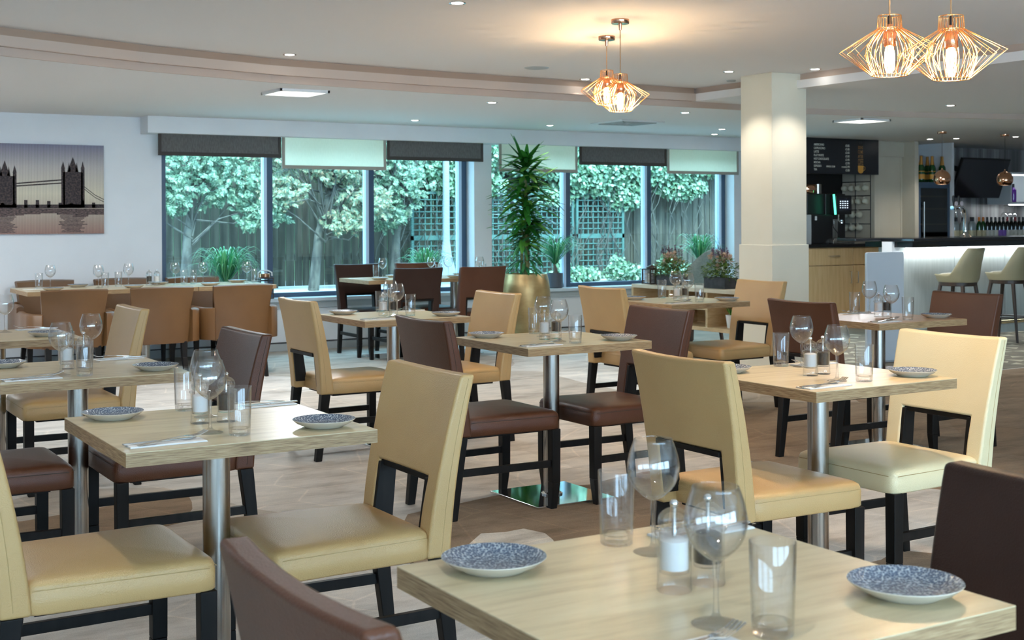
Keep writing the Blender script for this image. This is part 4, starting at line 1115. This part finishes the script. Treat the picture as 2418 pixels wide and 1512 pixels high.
rowsT = [('AMERICANO', '\u00a33.85'), ('CAPPUCCINO', '\u00a33.85'), ('LATTE', '\u00a33.85'), ('FLAT WHITE', '\u00a33.85'), ('HOT CHOCOLATE', '\u00a33.95'), ('MOCHA', '\u00a33.90'), ('ESPRESSO', '\u00a33.90'), ('TEA', '\u00a33.00')]
for i, (a, b_) in enumerate(rowsT):
    z = .345 - i * .0435
    text(a, -.355, z, .037, WHT, sx=.80); text(b_, .25, z - .004, .038, WHT, 'RIGHT', sx=.85)
    if a == 'ESPRESSO': text('SINGLE \u00a33.00', .0, z - .002, .030, WHT, 'RIGHT', sx=.85); text('DOUBLE', .185, z - .003, .022, WHT, 'RIGHT', sx=.85)
for s_, z, sz, sx in (('IDEAS', .318, .058, .56), ('COME', .262, .058, .54), ('AFTER', .205, .060, .52), ('COFFEE', .122, .105, .255)):
    text(s_, .395, z, sz, BRO, sx=sx, name='cup_lettering')
m = MB(); pts = [(.395 + .095 * math.sin(PI * k / 12) ** 1 * 0 + .0475 - .0475 * math.cos(PI * k / 12), .052 - .038 * math.sin(PI * k / 12)) for k in range(13)]
pts = [(.395, .112)] + pts + [(.49, .112)]
k = len(pts); m.v = [(p[0], -.0014, p[1]) for p in pts] + [(p[0], -.0002, p[1]) for p in pts]
m.f = [tuple(range(k)), tuple(range(2 * k - 1, k - 1, -1))] + [(i, k + i, k + (i + 1) % k, (i + 1) % k) for i in range(k)]
m.tube([(.49, -.0008, .10), (.515, -.0008, .095), (.518, -.0008, .07), (.505, -.0008, .052), (.486, -.0008, .048)], .003, 6)
m.build('printed_cup', ORG, t)
m = MB()
for dx in (0, .02, .04): m.tube([(.42 + dx, -.0008, .375), (.413 + dx, -.0008, .385), (.423 + dx, -.0008, .395), (.417 + dx, -.0008, .41)], .0018, 5)
m.build('printed_steam', GRY, t)
# station equipment
GREENL = mat('green_light_strip', (.1, .9, .5), .4, emit=(.10, 1.0, .55), estr=1.6)
SCR = mat('machine_screen', (.02, .02, .03), .2)
DOT = mat('lit_buttons', (.8, .9, 1), .5, emit=(.7, .85, 1), estr=1.6)
t = thing('coffee_machine', 'black coffee machine with a green light strip and touch screen', 'coffee machine', (11.86, 11.80, 1.0))
MB().box(-.18, 0, .04, .16, .40, .62).build('machine_body', BLACKP, t, bev=.01)
MB().box(-.10, -.10, .36, .17, -.0001, .60).build('machine_head', BLACKP, t, bev=.012)
MB().box(-.17, -.12, 0, .20, .40, .0399).box(-.14, -.11, .0401, .17, -.0001, .06).build('drip_tray', STEEL, t, bev=.003)
MB().box(-.16, -.005, .07, .02, -.0001, .30).build('steel_front', STEEL, t)
m = MB(); m.cbar((-.125, -.112, .36), (-.145, -.104, .61), .022, .012); m.build('light_strip', GREENL, t)
MB().box(-.06, -.1035, .41, .13, -.1001, .56).build('screen', SCR, t)
m = MB()
for i in range(4):
    for j in range(4): m.box(-.04 + .04 * i, -.1052, .44 + .027 * j, -.022 + .04 * i, -.1036, .447 + .027 * j)
m.build('screen_icons', DOT, t)
MB().tube([(-.05, -.09, .36), (-.05, -.09, .28), (-.02, -.09, .26), (.01, -.09, .28)], .009, 8).lathe([(.02, .25), (.02, .29)], 12, (.02, -.07, 0)).build('spout', CHROME, t, smooth=True)
MB().tube([(-.12, -.05, .34), (-.13, -.08, .2), (-.04, -.08, .12), (-.01, -.08, .04)], .006, 8).build('milk_hose', BLACKP, t, smooth=True)
t = thing('milk_fridge', 'small black milk fridge left of the coffee machine', 'fridge', (11.45, 11.75, 1.0))
MB().box(-.20, 0, .0, -.06, .40, .36).build('side_unit', SKIRT, t, bev=.004)
MB().box(-.0595, 0, .0, .30, .40, .36).build('fridge_body', BLACKP, t, bev=.006)
MB().box(.0, -.004, .29, .03, -.0001, .34).build('fridge_sticker', POTW, t)
t = thing('bean_grinder', 'dark grinder with copper bean hopper above the milk fridge', 'grinder', (11.55, 11.85, 1.3605))
MB().box(-.15, -.02, 0, .20, .30, .26).build('grinder_body', BLACKP, t, bev=.01)
MB().lathe([(.11, .2601), (.12, .27), (.12, .37), (.115, .375)], 28, (-.03, .12, 0)).build('copper_hopper', COPPER, t, smooth=True, angle=50)
MB().lathe([(.05, .2601), (.05, .38)], 20, (.16, .12, 0)).build('steel_canister', STEEL, t, smooth=True, angle=50)
t = thing('cup_rack', 'black wall rack for hanging cups, right of the coffee machine', 'rack', (12.462, 11.80, 1.06))
m = MB()
for y in (0, .26, .54): m.tube([(0, y, 0), (0, y, .82)], .006, 6)
for z in (0, .18, .36, .54, .72): m.tube([(0, 0, z), (0, .54, z)], .006, 6)
m.build('rack_frame', BLACKP, t)
CUPM = mat('cream_cup_glaze', (.62, .60, .48), .18)
t = thing('coffee_cup', '', 'cup')
MB().lathe(smoothprof([(.018, 0), (.030, .010), (.040, .035), (.043, .060)], 3) + [(.040, .060), (.036, .035), (.025, .012), (.001, .010)], 24).build('cup_bowl', CUPM, t, smooth=True, angle=60)
MB().tube([(.040, 0, .050), (.058, 0, .050), (.064, 0, .035), (.052, 0, .018), (.036, 0, .018)], .004, 8).build('handle', CUPM, t, smooth=True)
refresh(); cupp = t
for r_, z in enumerate((1.70, 1.53, 1.36, 1.19)):
    n_ = 4 if r_ < 2 else 3
    for c_ in range(n_):
        nm = ('top', 'second', 'third', 'bottom')[r_]; wh = ('rightmost', 'third', 'second', 'leftmost')[c_ + (0 if n_ == 4 else 1) if c_ else 0] if n_ == 4 else ('rightmost', 'middle', 'leftmost')[c_]
        cpo = place(cupp, 'cream cup hanging %s on the %s row of the cup rack' % (wh, nm), (12.40 - .05 * (r_ > 1), 11.86 + .12 * c_ + (.06 if r_ > 1 else 0), z), 0, 'cream cups on the rack')
        cpo.rotation_euler = (D(90), D(-80), D(110))
for i, (x, y) in enumerate(((12.12, 11.74), (12.24, 11.64), (12.37, 11.72))):
    place(cupp, 'cream cup on the worktop right of the coffee machine, %s' % ('left', 'front', 'right')[i], (x, y, 1.0001), i * 1.3, 'cups on the worktop')

# ------------------------------------------------------------------ bar counter
t = thing('bar_counter', 'bar counter with black top and lit pale front panels', 'bar', (10.72, 9.55, 0))
MB().poly([(0, 0), (5.2, 0), (5.2, .75), (-.02, .75), (-.02, .25)], 1.06, 1.10).build('bar_top', BLACKTOP, t, bev=.012, bseg=3)
MB().box(.02, .03, 1.0, 5.2, .70, 1.0599).build('top_fascia', BLACKTOP, t)
MB().box(-.42, .42, 1.062, -.0201, .70, 1.10).build('flap_top', BLACKTOP, t, bev=.015, bseg=3)
MB().box(.10, .28, .0, 5.2, .58, .9999).build('bar_body', BARF, t)
for k in range(6):
    MB().box(.10 + k * .85, .262, .10, .10 + k * .85 + .842, .2799, .93).build('front_panel', BARF, t, bev=.002)
MB().box(.10, .262, 0, 5.2, .2799, .095).build('kick_board', BARF, t)
MB().box(-.02, .28, .0, .0999, .42, 1.0599).build('end_panel', WALL, t)
MB().box(.14, .20, .975, 5.2, .235, .9999).build('light_strip', LEDW, t)
m = MB(); m.tube([(.5, .13, .14), (5.2, .13, .14)], .022, 12)
for k in range(5): m.tube([(.9 + k, .13, .14), (.9 + k, .262, .14)], .012, 8)
m.build('foot_rail', mat('brass', (.62, .52, .32), .2, 1), t, smooth=True)
def stool_proto():
    t = thing('bar_stool', '', 'bar stool')
    # facing +X
    rows = []
    for i in range(41):
        a = PI - PI * .90 + 2 * PI * .90 * i / 40; ca, sa_ = math.cos(a), math.sin(a); bk = max(0, -ca)
        rx, ry = .215, .205
        zt = .735 + .275 * (max(0, min(1, (bk - .12) / .62)) ** 1.3)
        out = .02 + .045 * bk
        x, y = rx * ca, ry * sa_
        if ca > 0: zt = .735
        rows.append([(x * .92, y * .92, .655), (x * 1.0, y * 1.0, .69), (x + out * ca * .4, y + out * sa_ * .3, (zt + .69) / 2), (x + out * ca, y + out * sa_ * .6, zt - .01), (x * .97 + out * ca, y * .97 + out * sa_ * .6, zt), (x * .90 + out * ca, y * .88 + out * sa_ * .5, zt - .012), (x * .80, y * .80, .735), (x * .75, y * .75, .70)])
    m = MB(); m.grid(rows); m.f.append(tuple(range(8))); m.f.append(tuple(40 * 8 + i for i in range(7, -1, -1)))
    m.build('shell_back', STOOLL, t, smooth=True, angle=70)
    MB().lathe(smoothprof([(.165, .655), (.175, .67), (.174, .722), (.15, .742), (.001, .748)], 3), 32).build('seat', STOOLL, t, smooth=True, angle=70)
    MB().lathe([(.185, .615), (.19, .62), (.19, .654)], 32).build('seat_frame', WALNUT, t, smooth=True, angle=40)
    for sx in (-1, 1):
        for sy in (-1, 1):
            MB().tube([(sx * .215, sy * .205, 0), (sx * .125, sy * .125, .62)], [.0125, .021], 10).build('leg', WALNUT, t, smooth=True)
    z = .26; q = .172; m = MB()
    for a, b_ in (((-q, -q), (q, -q)), ((q, -q), (q, q)), ((q, q), (-q, q)), ((-q, q), (-q, -q))): m.tube([(a[0], a[1], z), (b_[0], b_[1], z)], .009, 8)
    m.build('footrest', BLACKP, t, smooth=True)
    return t
sp_ = stool_proto()
place(sp_, 'olive leather bar stool on dark legs, fully visible one at the bar', (10.87, 9.10, 0), D(100), 'bar stools')
place(sp_, 'olive leather bar stool cropped by the right picture edge', (11.68, 9.12, 0), D(100), 'bar stools')
# beer tap
t = thing('beer_tap', 'chrome curved beer tap with two handles on the bar top', 'beer tap', (12.05, 9.98, 1.1001))
MB().lathe(smoothprof([(.075, 0), (.06, .012), (.035, .035), (.026, .06)], 3), 24).build('tap_base', CHROME, t, smooth=True)
MB().tube([(0, 0, .05), (0, 0, .26), (-.02, 0, .31), (-.07, 0, .34), (-.15, 0, .335), (-.22, 0, .325)], .026, 14).build('tap_column', CHROME, t, smooth=True)
for dx in (-.11, -.20):
    MB().tube([(dx, 0, .33), (dx, -.03, .32), (dx, -.04, .26), (dx + .004, -.04, .22)], .008, 8).build('spout', CHROME, t, smooth=True)
    MB().lathe([(.007, .35), (.010, .38), (.014, .42), (.012, .46), (.004, .468)], 12, (dx, 0, 0)).build('tap_handle', BLACKP, t, smooth=True)
    MB().tube([(dx, -.040, .375), (dx, -.044, .375)], .026, 20).build('brand_disc', mat('tap_disc_%d' % int(-dx * 100), (.62, .55, .58), .3), t)

# wine fridge and bottles
t = thing('wine_fridge', 'tall black glass-fronted wine fridge in the bar alcove', 'fridge', (13.43, 11.62, 0))
MB().box(-.30, .03, .05, .315, .56, 1.78).build('fridge_body', BLACKP, t, bev=.004)
m = MB()
for q in ((-.30, 1.70, .30, 1.775), (-.30, .06, .30, .12), (-.30, .12, -.25, 1.70), (.25, .12, .30, 1.70)): m.box(q[0], 0, q[1], q[2], .029, q[3])
m.build('door_frame', FRAME, t, bev=.002)
m = MB()
for z in (1.0, 1.22, 1.42, 1.58): m.box(-.25, .0, z, .25, .028, z + .022)
m.build('wooden_shelves', OAKD, t)
MB().box(-.25, -.004, .12, .25, -.001, 1.70).build('fridge_glass', thin_glass('smoked_glass', (.35, .35, .35), 1.5), t)
MB().tube([(-.22, -.03, 1.0), (-.22, -.03, 1.52)], .009, 10).tube([(-.22, -.03, 1.05), (-.22, 0, 1.05)], .006, 6).tube([(-.22, -.03, 1.47), (-.22, 0, 1.47)], .006, 6).build('handle', STEEL, t, smooth=True)
BG = {}
def bottle_proto(name, glass, foil, label, r=.037, h=.30, sparkling=False):
    t = thing(name, '', 'bottle')
    sh = .60 if not sparkling else .50
    prof = smoothprof([(r, .005), (r, h * sh), (r * .8, h * (sh + .12)), (r * .38, h * (sh + .23)), (r * .34, h * .97)], 4)
    MB().lathe([(r * .9, 0)] + prof, 20).build('bottle_glass', glass, t, smooth=True, angle=60)
    fo = h * (.78 if not sparkling else .66)
    fr = [(r * (.60 if sparkling else .40), fo), (r * .42, h * .86), (r * .40, h), (r * .38, h * 1.005)]
    MB().lathe(fr, 16).build('foil', foil, t, smooth=True, angle=50)
    if label: MB().lathe([(r + .0006, h * .12), (r + .0006, h * .42)], 20, cap0=False, cap1=False).build('bottle_label', label, t, smooth=True)
    return t
GRN = mat('green_bottle_glass', (.01, .06, .015), .08); DKG = mat('dark_bottle_glass', (.006, .010, .008), .08); CLR = mat('pale_spirit_glass', (.30, .33, .32), .06); PUR = mat('purple_bottle_glass', (.14, .03, .30), .1)
ORF = mat('orange_foil', (.55, .26, .05), .35, .4); BLF = mat('black_foil', (.012, .012, .015), .3); ORF2 = mat('bright_orange_foil', (.75, .22, .03), .4); RDF = mat('red_foil', (.30, .02, .03), .35)
LBO = mat('orange_label', (.78, .36, .05), .5); LBW = mat('cream_label', (.72, .70, .62), .6); LBP = mat('violet_label', (.26, .13, .55), .5); LBY = mat('yellow_label', (.62, .55, .35), .6)
ch_ = bottle_proto('sparkling_wine_bottle', GRN, ORF, LBO, .046, .34, True)
refresh()
for i, (x, y, ds) in enumerate(((13.30, 11.72, 'leftmost'), (13.385, 11.86, 'second, set back'), (13.51, 11.72, 'third'), (13.58, 11.86, 'fourth, set back'), (13.70, 11.72, 'rightmost, behind the copper pendant'))):
    place(ch_, 'green sparkling wine bottle with orange foil on the wine fridge, ' + ds, (x, y, 1.7801), 0, 'sparkling wine on the fridge')
# back counter
t = thing('back_bar_counter', 'dark back counter carrying the row of bottles', 'counter', (13.80, 11.55, 0))
MB().box(0, .03, 0, 4.15, .80, .98).build('counter_body', BLACKP, t); MB().box(0, 0, .9801, 4.15, .86, 1.02).build('counter_top', BLACKTOP, t, bev=.003)
kinds = {'c': ('clear_spirit_bottle', CLR, BLF, LBY), 'g': ('white_wine_bottle', GRN, ORF2, LBY), 'd': ('red_wine_bottle', DKG, BLF, LBW), 'p': ('rose_wine_bottle', DKG, BLF, LBP), 'r': ('red_foil_wine_bottle', DKG, RDF, LBW)}
pr_ = {k: bottle_proto(*v) for k, v in kinds.items()}
refresh()
desc = {'c': 'clear spirit bottle', 'g': 'wine bottle with orange foil', 'd': 'dark wine bottle with pale label', 'p': 'dark bottle with violet label', 'r': 'wine bottle with red foil'}
seq = 'ccccccgg' + 'dddpp' + 'rdr' + 'dd'; xs = 13.86; cnt = {}
for i, k in enumerate(seq):
    cnt[k] = cnt.get(k, 0) + 1
    place(pr_[k], '%s on the back bar, %s of its kind from left' % (desc[k], ('first', 'second', 'third', 'fourth', 'fifth', 'sixth', 'seventh', 'eighth')[cnt[k] - 1]), (xs, 11.66 + (.03 if k == 'c' and i % 2 else 0), 1.0201), i, 'bottles on the back bar')
    xs += .082
# television
t = thing('television', 'black flat television tilted on the striped bar wall', 'television', (14.55, 11.80, 1.85))
MB().box(-.50, -.02, -.28, .50, .02, .28).build('tv_casing', BLACKP, t, bev=.004)
MB().box(-.488, -.0215, -.268, .488, -.0201, .268).build('tv_screen', mat('dark_tv_screen', (.006, .006, .012), .08), t)
MB().box(-.03, .0201, -.03, .03, .68, .03).build('wall_arm', BLACKP, t)
t.rotation_euler = (D(20), 0, D(1.5))
# lit shelf on the right
t = thing('bottle_shelf', 'white lit wall shelf at the right edge of the bar', 'shelf', (15.52, 11.95, 1.50))
MB().box(-.15, 0, .0, .9, .40, .03).build('shelf_bottom', POTW, t); MB().box(-.15, 0, .42, .9, .40, .45).build('shelf_top', POTW, t); MB().box(-.15, 0, .03, -.12, .40, .42).build('shelf_side', POTW, t)
MB().box(-.12, .38, .03, .9, .40, .42).build('shelf_back', POTW, t); MB().box(-.10, .02, .405, .9, .05, .4199).build('light_strip', LEDW, t); MB().box(-.12, .03, -.012, .9, .06, -.0001).build('under_light', LEDW, t)
pb = bottle_proto('purple_gin_bottle', PUR, BLF, None, .04, .26); refresh()
for i, x in enumerate((15.50, 15.62)): place(pb, 'purple bottle in the lit shelf at the right edge, ' + ('left one', 'right one')[i], (x, 12.1, 1.5301), 0, 'purple bottles')
for i, x in enumerate((15.42, 15.52, 15.62)):
    g_ = place(wg, 'wine glass hanging upside down under the lit bar shelf, ' + ('left', 'middle', 'right')[i], (x, 12.1, 1.48), 0, 'hanging wine glasses'); g_.rotation_euler = (PI, 0, 0)
# copper globe pendants
t = thing('copper_globe_pendant', '', 'pendant lamp', (11.9, 10.18, 1.765))
MB().lathe([(.066, -.068)] + smoothprof([(.0665, -.068), (.090, -.035), (.095, .0), (.085, .045), (.055, .080), (.018, .096)], 4) + [(.012, .105)], 40, cap0=False).lathe([(.004, .104), (.0075, .106), (.0075, .12), (.003, .122)], 12).build('globe_shade', COPPER, t, smooth=True, angle=70)
MB().lathe([(.064, -.066), (.064, -.060)], 32).build('glowing_opening', COPIN, t)
MB().lathe([(.002, .12), (.002, 2.30 - 1.765 - .02)], 8).build('cable', BLACKP, t)
MB().lathe([(.05, 2.30 - 1.765 - .022), (.052, 2.30 - 1.765 - .02), (.052, 2.30 - 1.765)], 28).build('ceiling_rose', COPPER, t, smooth=True, angle=50)
refresh()
place(t, 'shiny copper globe pendant above the bar, left one before the wine fridge', (11.9, 10.18, 1.765), 0, 'copper globe pendants')
place(t, 'shiny copper globe pendant above the bar, right one before the television', (12.95, 10.15, 1.765), 0, 'copper globe pendants')
for x, y in ((11.9, 10.18), (12.95, 10.15)):
    spot('globe_lamp', x, y, 1.69, 14, 110, (1, .8, .55), .05)
ld = bpy.data.lights.new('bar_underlight', 'AREA'); lo = bpy.data.objects.new('bar_underlight', ld); C.objects.link(lo)
ld.shape = 'RECTANGLE'; ld.size = 5.0; ld.size_y = .02; ld.energy = 9; ld.color = (.88, .96, 1.0); lo.location = (13.3, 9.76, .970)
ld = bpy.data.lights.new('shelf_underlight', 'AREA'); lo = bpy.data.objects.new('shelf_underlight', ld); C.objects.link(lo)
ld.shape = 'RECTANGLE'; ld.size = .9; ld.size_y = .03; ld.energy = 4; ld.color = (.88, .96, 1.0); lo.location = (15.85, 12.0, 1.48)

# ------------------------------------------------------------------ garden outside
GZ = .45
struct(MB().box(-4, 12.74, .2, 24, 24, GZ).build('ground', SOIL))
for i in range(9):
    x0 = 2.2 + i * 1.9; pn = thing('fence_panel', 'weathered timber fence panel behind the garden trees, %s bay from the left' % ('first', 'second', 'third', 'fourth', 'fifth', 'sixth', 'seventh', 'eighth', 'ninth')[i], 'fence', (x0, 15.7, GZ), 0, 'garden fence')
    m = MB(); xx = 0
    while xx < 1.78:
        wv = rnd.uniform(.10, .13); zt = 1.75 + rnd.uniform(-.03, .03); y0 = rnd.uniform(-.006, .006)
        m.box(xx, y0, .02, xx + wv - .012, y0 + .02, zt); xx += wv
    m.build('boards', FENCE, pn); MB().box(0, .021, .35, 1.8, .06, .43).box(0, .021, 1.3, 1.8, .06, 1.38).build('rails', FENCE, pn)
    MB().box(1.79, -.03, 0, 1.89, .07, 1.85).build('post', FENCE, pn)
for i, x0 in enumerate((7.75, 8.62, 9.5, 10.38)):
    tr_ = thing('trellis_panel', 'green square-lattice trellis in front of the fence, %s from the left' % ('first', 'second', 'third', 'fourth')[i], 'trellis', (x0, 15.42, GZ), 0, 'garden trellises')
    m = MB()
    for z0 in (.0, .62):
        for k in range(10): m.box(.03 + k * .088, 0, z0 + .02, .045 + k * .088, .012, z0 + .60)
        for k in range(8): m.box(.0, -.01, z0 + .02 + k * .081, .84, .002, z0 + .034 + k * .081)
        for q in ((0, z0, .84, z0 + .03), (0, z0 + .59, .84, z0 + .62), (0, z0, .035, z0 + .62), (.805, z0, .84, z0 + .62)): m.box(q[0], -.015, q[1], q[2], .02, q[3])
    m.build('lattice', TRELL, tr_)
o = MB().lathe([(.16, 0), (.13, .03), (.12, .22), (.07, .40), (.045, .6), (.04, 2.2)], 20).build('reflection_post', mat('pale_reflection_tone', (.22, .25, .28), .5), smooth=True, angle=40); o.location = (8.0, 14.9, GZ); tag(o, 'pale tapered post added to stand for a reflection in the third window pane', 'post')  # solid shape standing in for a reflection in the window glass
def leafcloud(mb, R, blobs, n, size, flat=.6, dirbias=None):
    tot = sum(b[4] * b[5] for b in blobs)
    for (x, y, z, ry, rx, rz) in blobs:
        k = int(n * rx * rz / tot)
        for i in range(k):
            d = Vector((R.gauss(0, 1), R.gauss(-.5, 1), R.gauss(0, 1))).normalized()
            s_ = R.uniform(.55, 1.05)
            p = (x + d.x * rx * s_, y + d.y * ry * s_, z + d.z * rz * s_)
            dd = Vector((R.gauss(0, .8), R.gauss(-.3, .5), R.gauss(-.5, .6))).normalized()
            nn = Vector((R.gauss(0, .4), -1, R.gauss(.5, .4)))
            l = size * R.uniform(.6, 1.3)
            mb.leaf(p, dd, nn, l, l * flat, .25, 2)
def tree(x, y, h, seed, lab, blobs, n, size, lm, name='garden_conifer', flat=.6, lean=.15, branches=34, spray=False):
    R = random.Random(seed); t = thing(name, lab, 'tree', (x, y, GZ))
    MB().tube([(0, 0, 0), (lean * .3, .03, h * .3), (lean, 0, h * .6), (lean * .8, .1, h)], [.07, .05, .04, .02], 10).build('trunk', BARKD, t, smooth=True)
    br = MB()
    for i in range(branches):
        b_ = R.choice(blobs); s0 = Vector((lean * .6, 0, R.uniform(.25, .9) * h)); e = Vector((b_[0] + R.uniform(-1, 1) * b_[4] * .9, b_[1] - R.uniform(0, 1) * b_[3], b_[2] + R.uniform(-1, 1) * b_[5] * .9))
        md = s0.lerp(e, .5) + Vector((R.uniform(-.1, .1), R.uniform(-.1, .1), R.uniform(-.12, .12)))
        br.tube([tuple(s0), tuple(md), tuple(e)], [.014, .008, .003], 5)
    br.build('branches', BARKD, t, smooth=True)
    m = MB()
    if spray:
        tot = sum(b[4] * b[5] for b in blobs)
        for (bx, by, bz, ry, rx, rz) in blobs:
            for i in range(int(n * rx * rz / tot / 14)):
                d = Vector((R.gauss(0, 1), R.gauss(-.7, 1), R.gauss(0, 1))).normalized(); s_ = R.uniform(.5, 1.05)
                p = Vector((bx + d.x * rx * s_, by + d.y * ry * s_, bz + d.z * rz * s_)); ax = Vector((R.gauss(0, 1), R.gauss(-.4, .6), R.gauss(-.15, .5))).normalized()
                for q in range(14):
                    u = q / 14; sd = ax.cross(Vector((0, -1, .3))).normalized() * (1 if q % 2 else -1)
                    m.leaf(p + ax * u * size * 2.2, (ax * .7 + sd * .8 * (1 - u * .5)), (R.gauss(0, .3), -1, .4), size * (1 - .45 * u) * R.uniform(.7, 1.2), size * .34, .15, 2)
    else: leafcloud(m, R, blobs, n, size, flat)
    m.build('foliage', lm, t)
# blobs: (x, y, z, ry, rx, rz) relative to the tree foot
tree(4.55, 14.9, 2.3, 21, 'blue-green conifer outside the leftmost window pane', [(-.1, 0, 1.7, .4, .8, .5), (.55, .1, 1.35, .35, .5, .35), (-.3, 0, 1.2, .3, .55, .3), (.9, 0, .95, .25, .35, .25), (.1, 0, 2.2, .4, 1.0, .3)], 22000, .050, CONI, spray=True)
tree(6.15, 14.9, 2.3, 22, 'leaning conifer with bare branches outside the second window pane', [(-.4, 0, 1.85, .4, .6, .35), (.3, 0, 1.6, .35, .6, .35), (-.5, 0, 1.25, .3, .4, .3), (.65, 0, 1.1, .3, .4, .3), (0, 0, 2.3, .4, 1.0, .3), (.35, -.1, .85, .2, .35, .15)], 23000, .050, CONIB, lean=.28, branches=60, spray=True)
tree(7.35, 15.1, 2.3, 23, 'blue-green conifer at the left of the third window pane', [(-.1, 0, 1.85, .3, .5, .4), (.1, 0, 1.35, .3, .4, .35), (-.1, 0, .95, .25, .3, .25), (0, 0, 2.3, .3, .8, .3)], 12000, .048, CONI, spray=True)
def ivy(x, y, seed, lab, blobs, n, size, par=None):
    R = random.Random(seed); t = thing('climbing_ivy', lab, 'climbing plant', (x, y, GZ), 0, 'ivy on the fence')
    br = MB()
    for i in range(22):
        p = Vector((R.uniform(-1.2, 1.2), -.05, 0)); pts = [tuple(p)]
        for k in range(7):
            p = p + Vector((R.uniform(-.16, .16), R.uniform(-.03, .02), R.uniform(.12, .30))); p.y = min(p.y, -.02); pts.append(tuple(p))
        br.tube(pts, [.006] * 4 + [.004] * 4, 5)
    br.build('vines', BARKD, t, smooth=True)
    m = MB(); leafcloud(m, R, blobs, n, size, .95); m.build('foliage', IVY, t)
ivy(8.35, 15.45, 31, 'bright ivy mass over the trellis outside the third pane', [(-.3, 0, 1.75, .25, .8, .42), (.3, 0, 1.35, .18, .6, .22), (.9, 0, 1.9, .25, .7, .40), (0, 0, 2.25, .3, 1.1, .3)], 13000, .060)
ivy(10.25, 15.45, 32, 'bright ivy mass behind the tall plant', [(-.4, 0, 1.85, .25, .8, .40), (.4, 0, 1.65, .25, .8, .45), (1.0, 0, 1.25, .12, .4, .25), (0, 0, 2.3, .3, 1.3, .3), (-.2, 0, 1.2, .08, .4, .15)], 15000, .060)
ivy(12.2, 15.45, 33, 'bright ivy mass above the fence outside the last pane', [(-.5, 0, 1.75, .25, .9, .40), (.6, 0, 1.9, .25, .9, .40), (.1, 0, 1.35, .12, .5, .2), (0, 0, 2.35, .3, 1.4, .3)], 15000, .060)
ivy(14.2, 15.45, 34, 'ivy mass behind the pillar side of the window', [(0, 0, 1.9, .25, 1.0, .5)], 4000, .06)
for i, (x, y, s_) in enumerate(((10.0, 14.9, .35), (10.9, 14.8, .4), (11.8, 14.9, .35), (9.2, 14.7, .22))):
    R = random.Random(50 + i); t = thing('ground_shrub', 'low bright shrub at the foot of the trellis, %s from the left' % ('second', 'third', 'fourth', 'first')[i], 'shrub', (x, y, GZ), 0, 'low garden shrubs')
    m = MB(); leafcloud(m, R, [(0, 0, s_ * .30, s_ * .5, s_ * 1.2, s_ * .36), (s_ * .7, .05, s_ * .22, s_ * .4, s_ * .6, s_ * .28), (-s_ * .6, 0, s_ * .5, s_ * .2, s_ * .35, s_ * .5)], 1000, .05, .9); m.build('foliage', IVY, t)
# dark hedge mass behind the fence closes the view above it
t = thing('tall_hedge', 'dark dense hedge rising above the garden fence', 'hedge', (9, 17.2, GZ))
R = random.Random(77); m = MB()
m.box(-7.5, .3, 0, 7.5, .8, 2.1)
leafcloud(m, R, [(-6 + 1.5 * k, 0, 1.6 + (k % 2) * .2, .5, 1.1, .6) for k in range(9)], 7000, .13, .8); m.build('foliage', CONI, t)
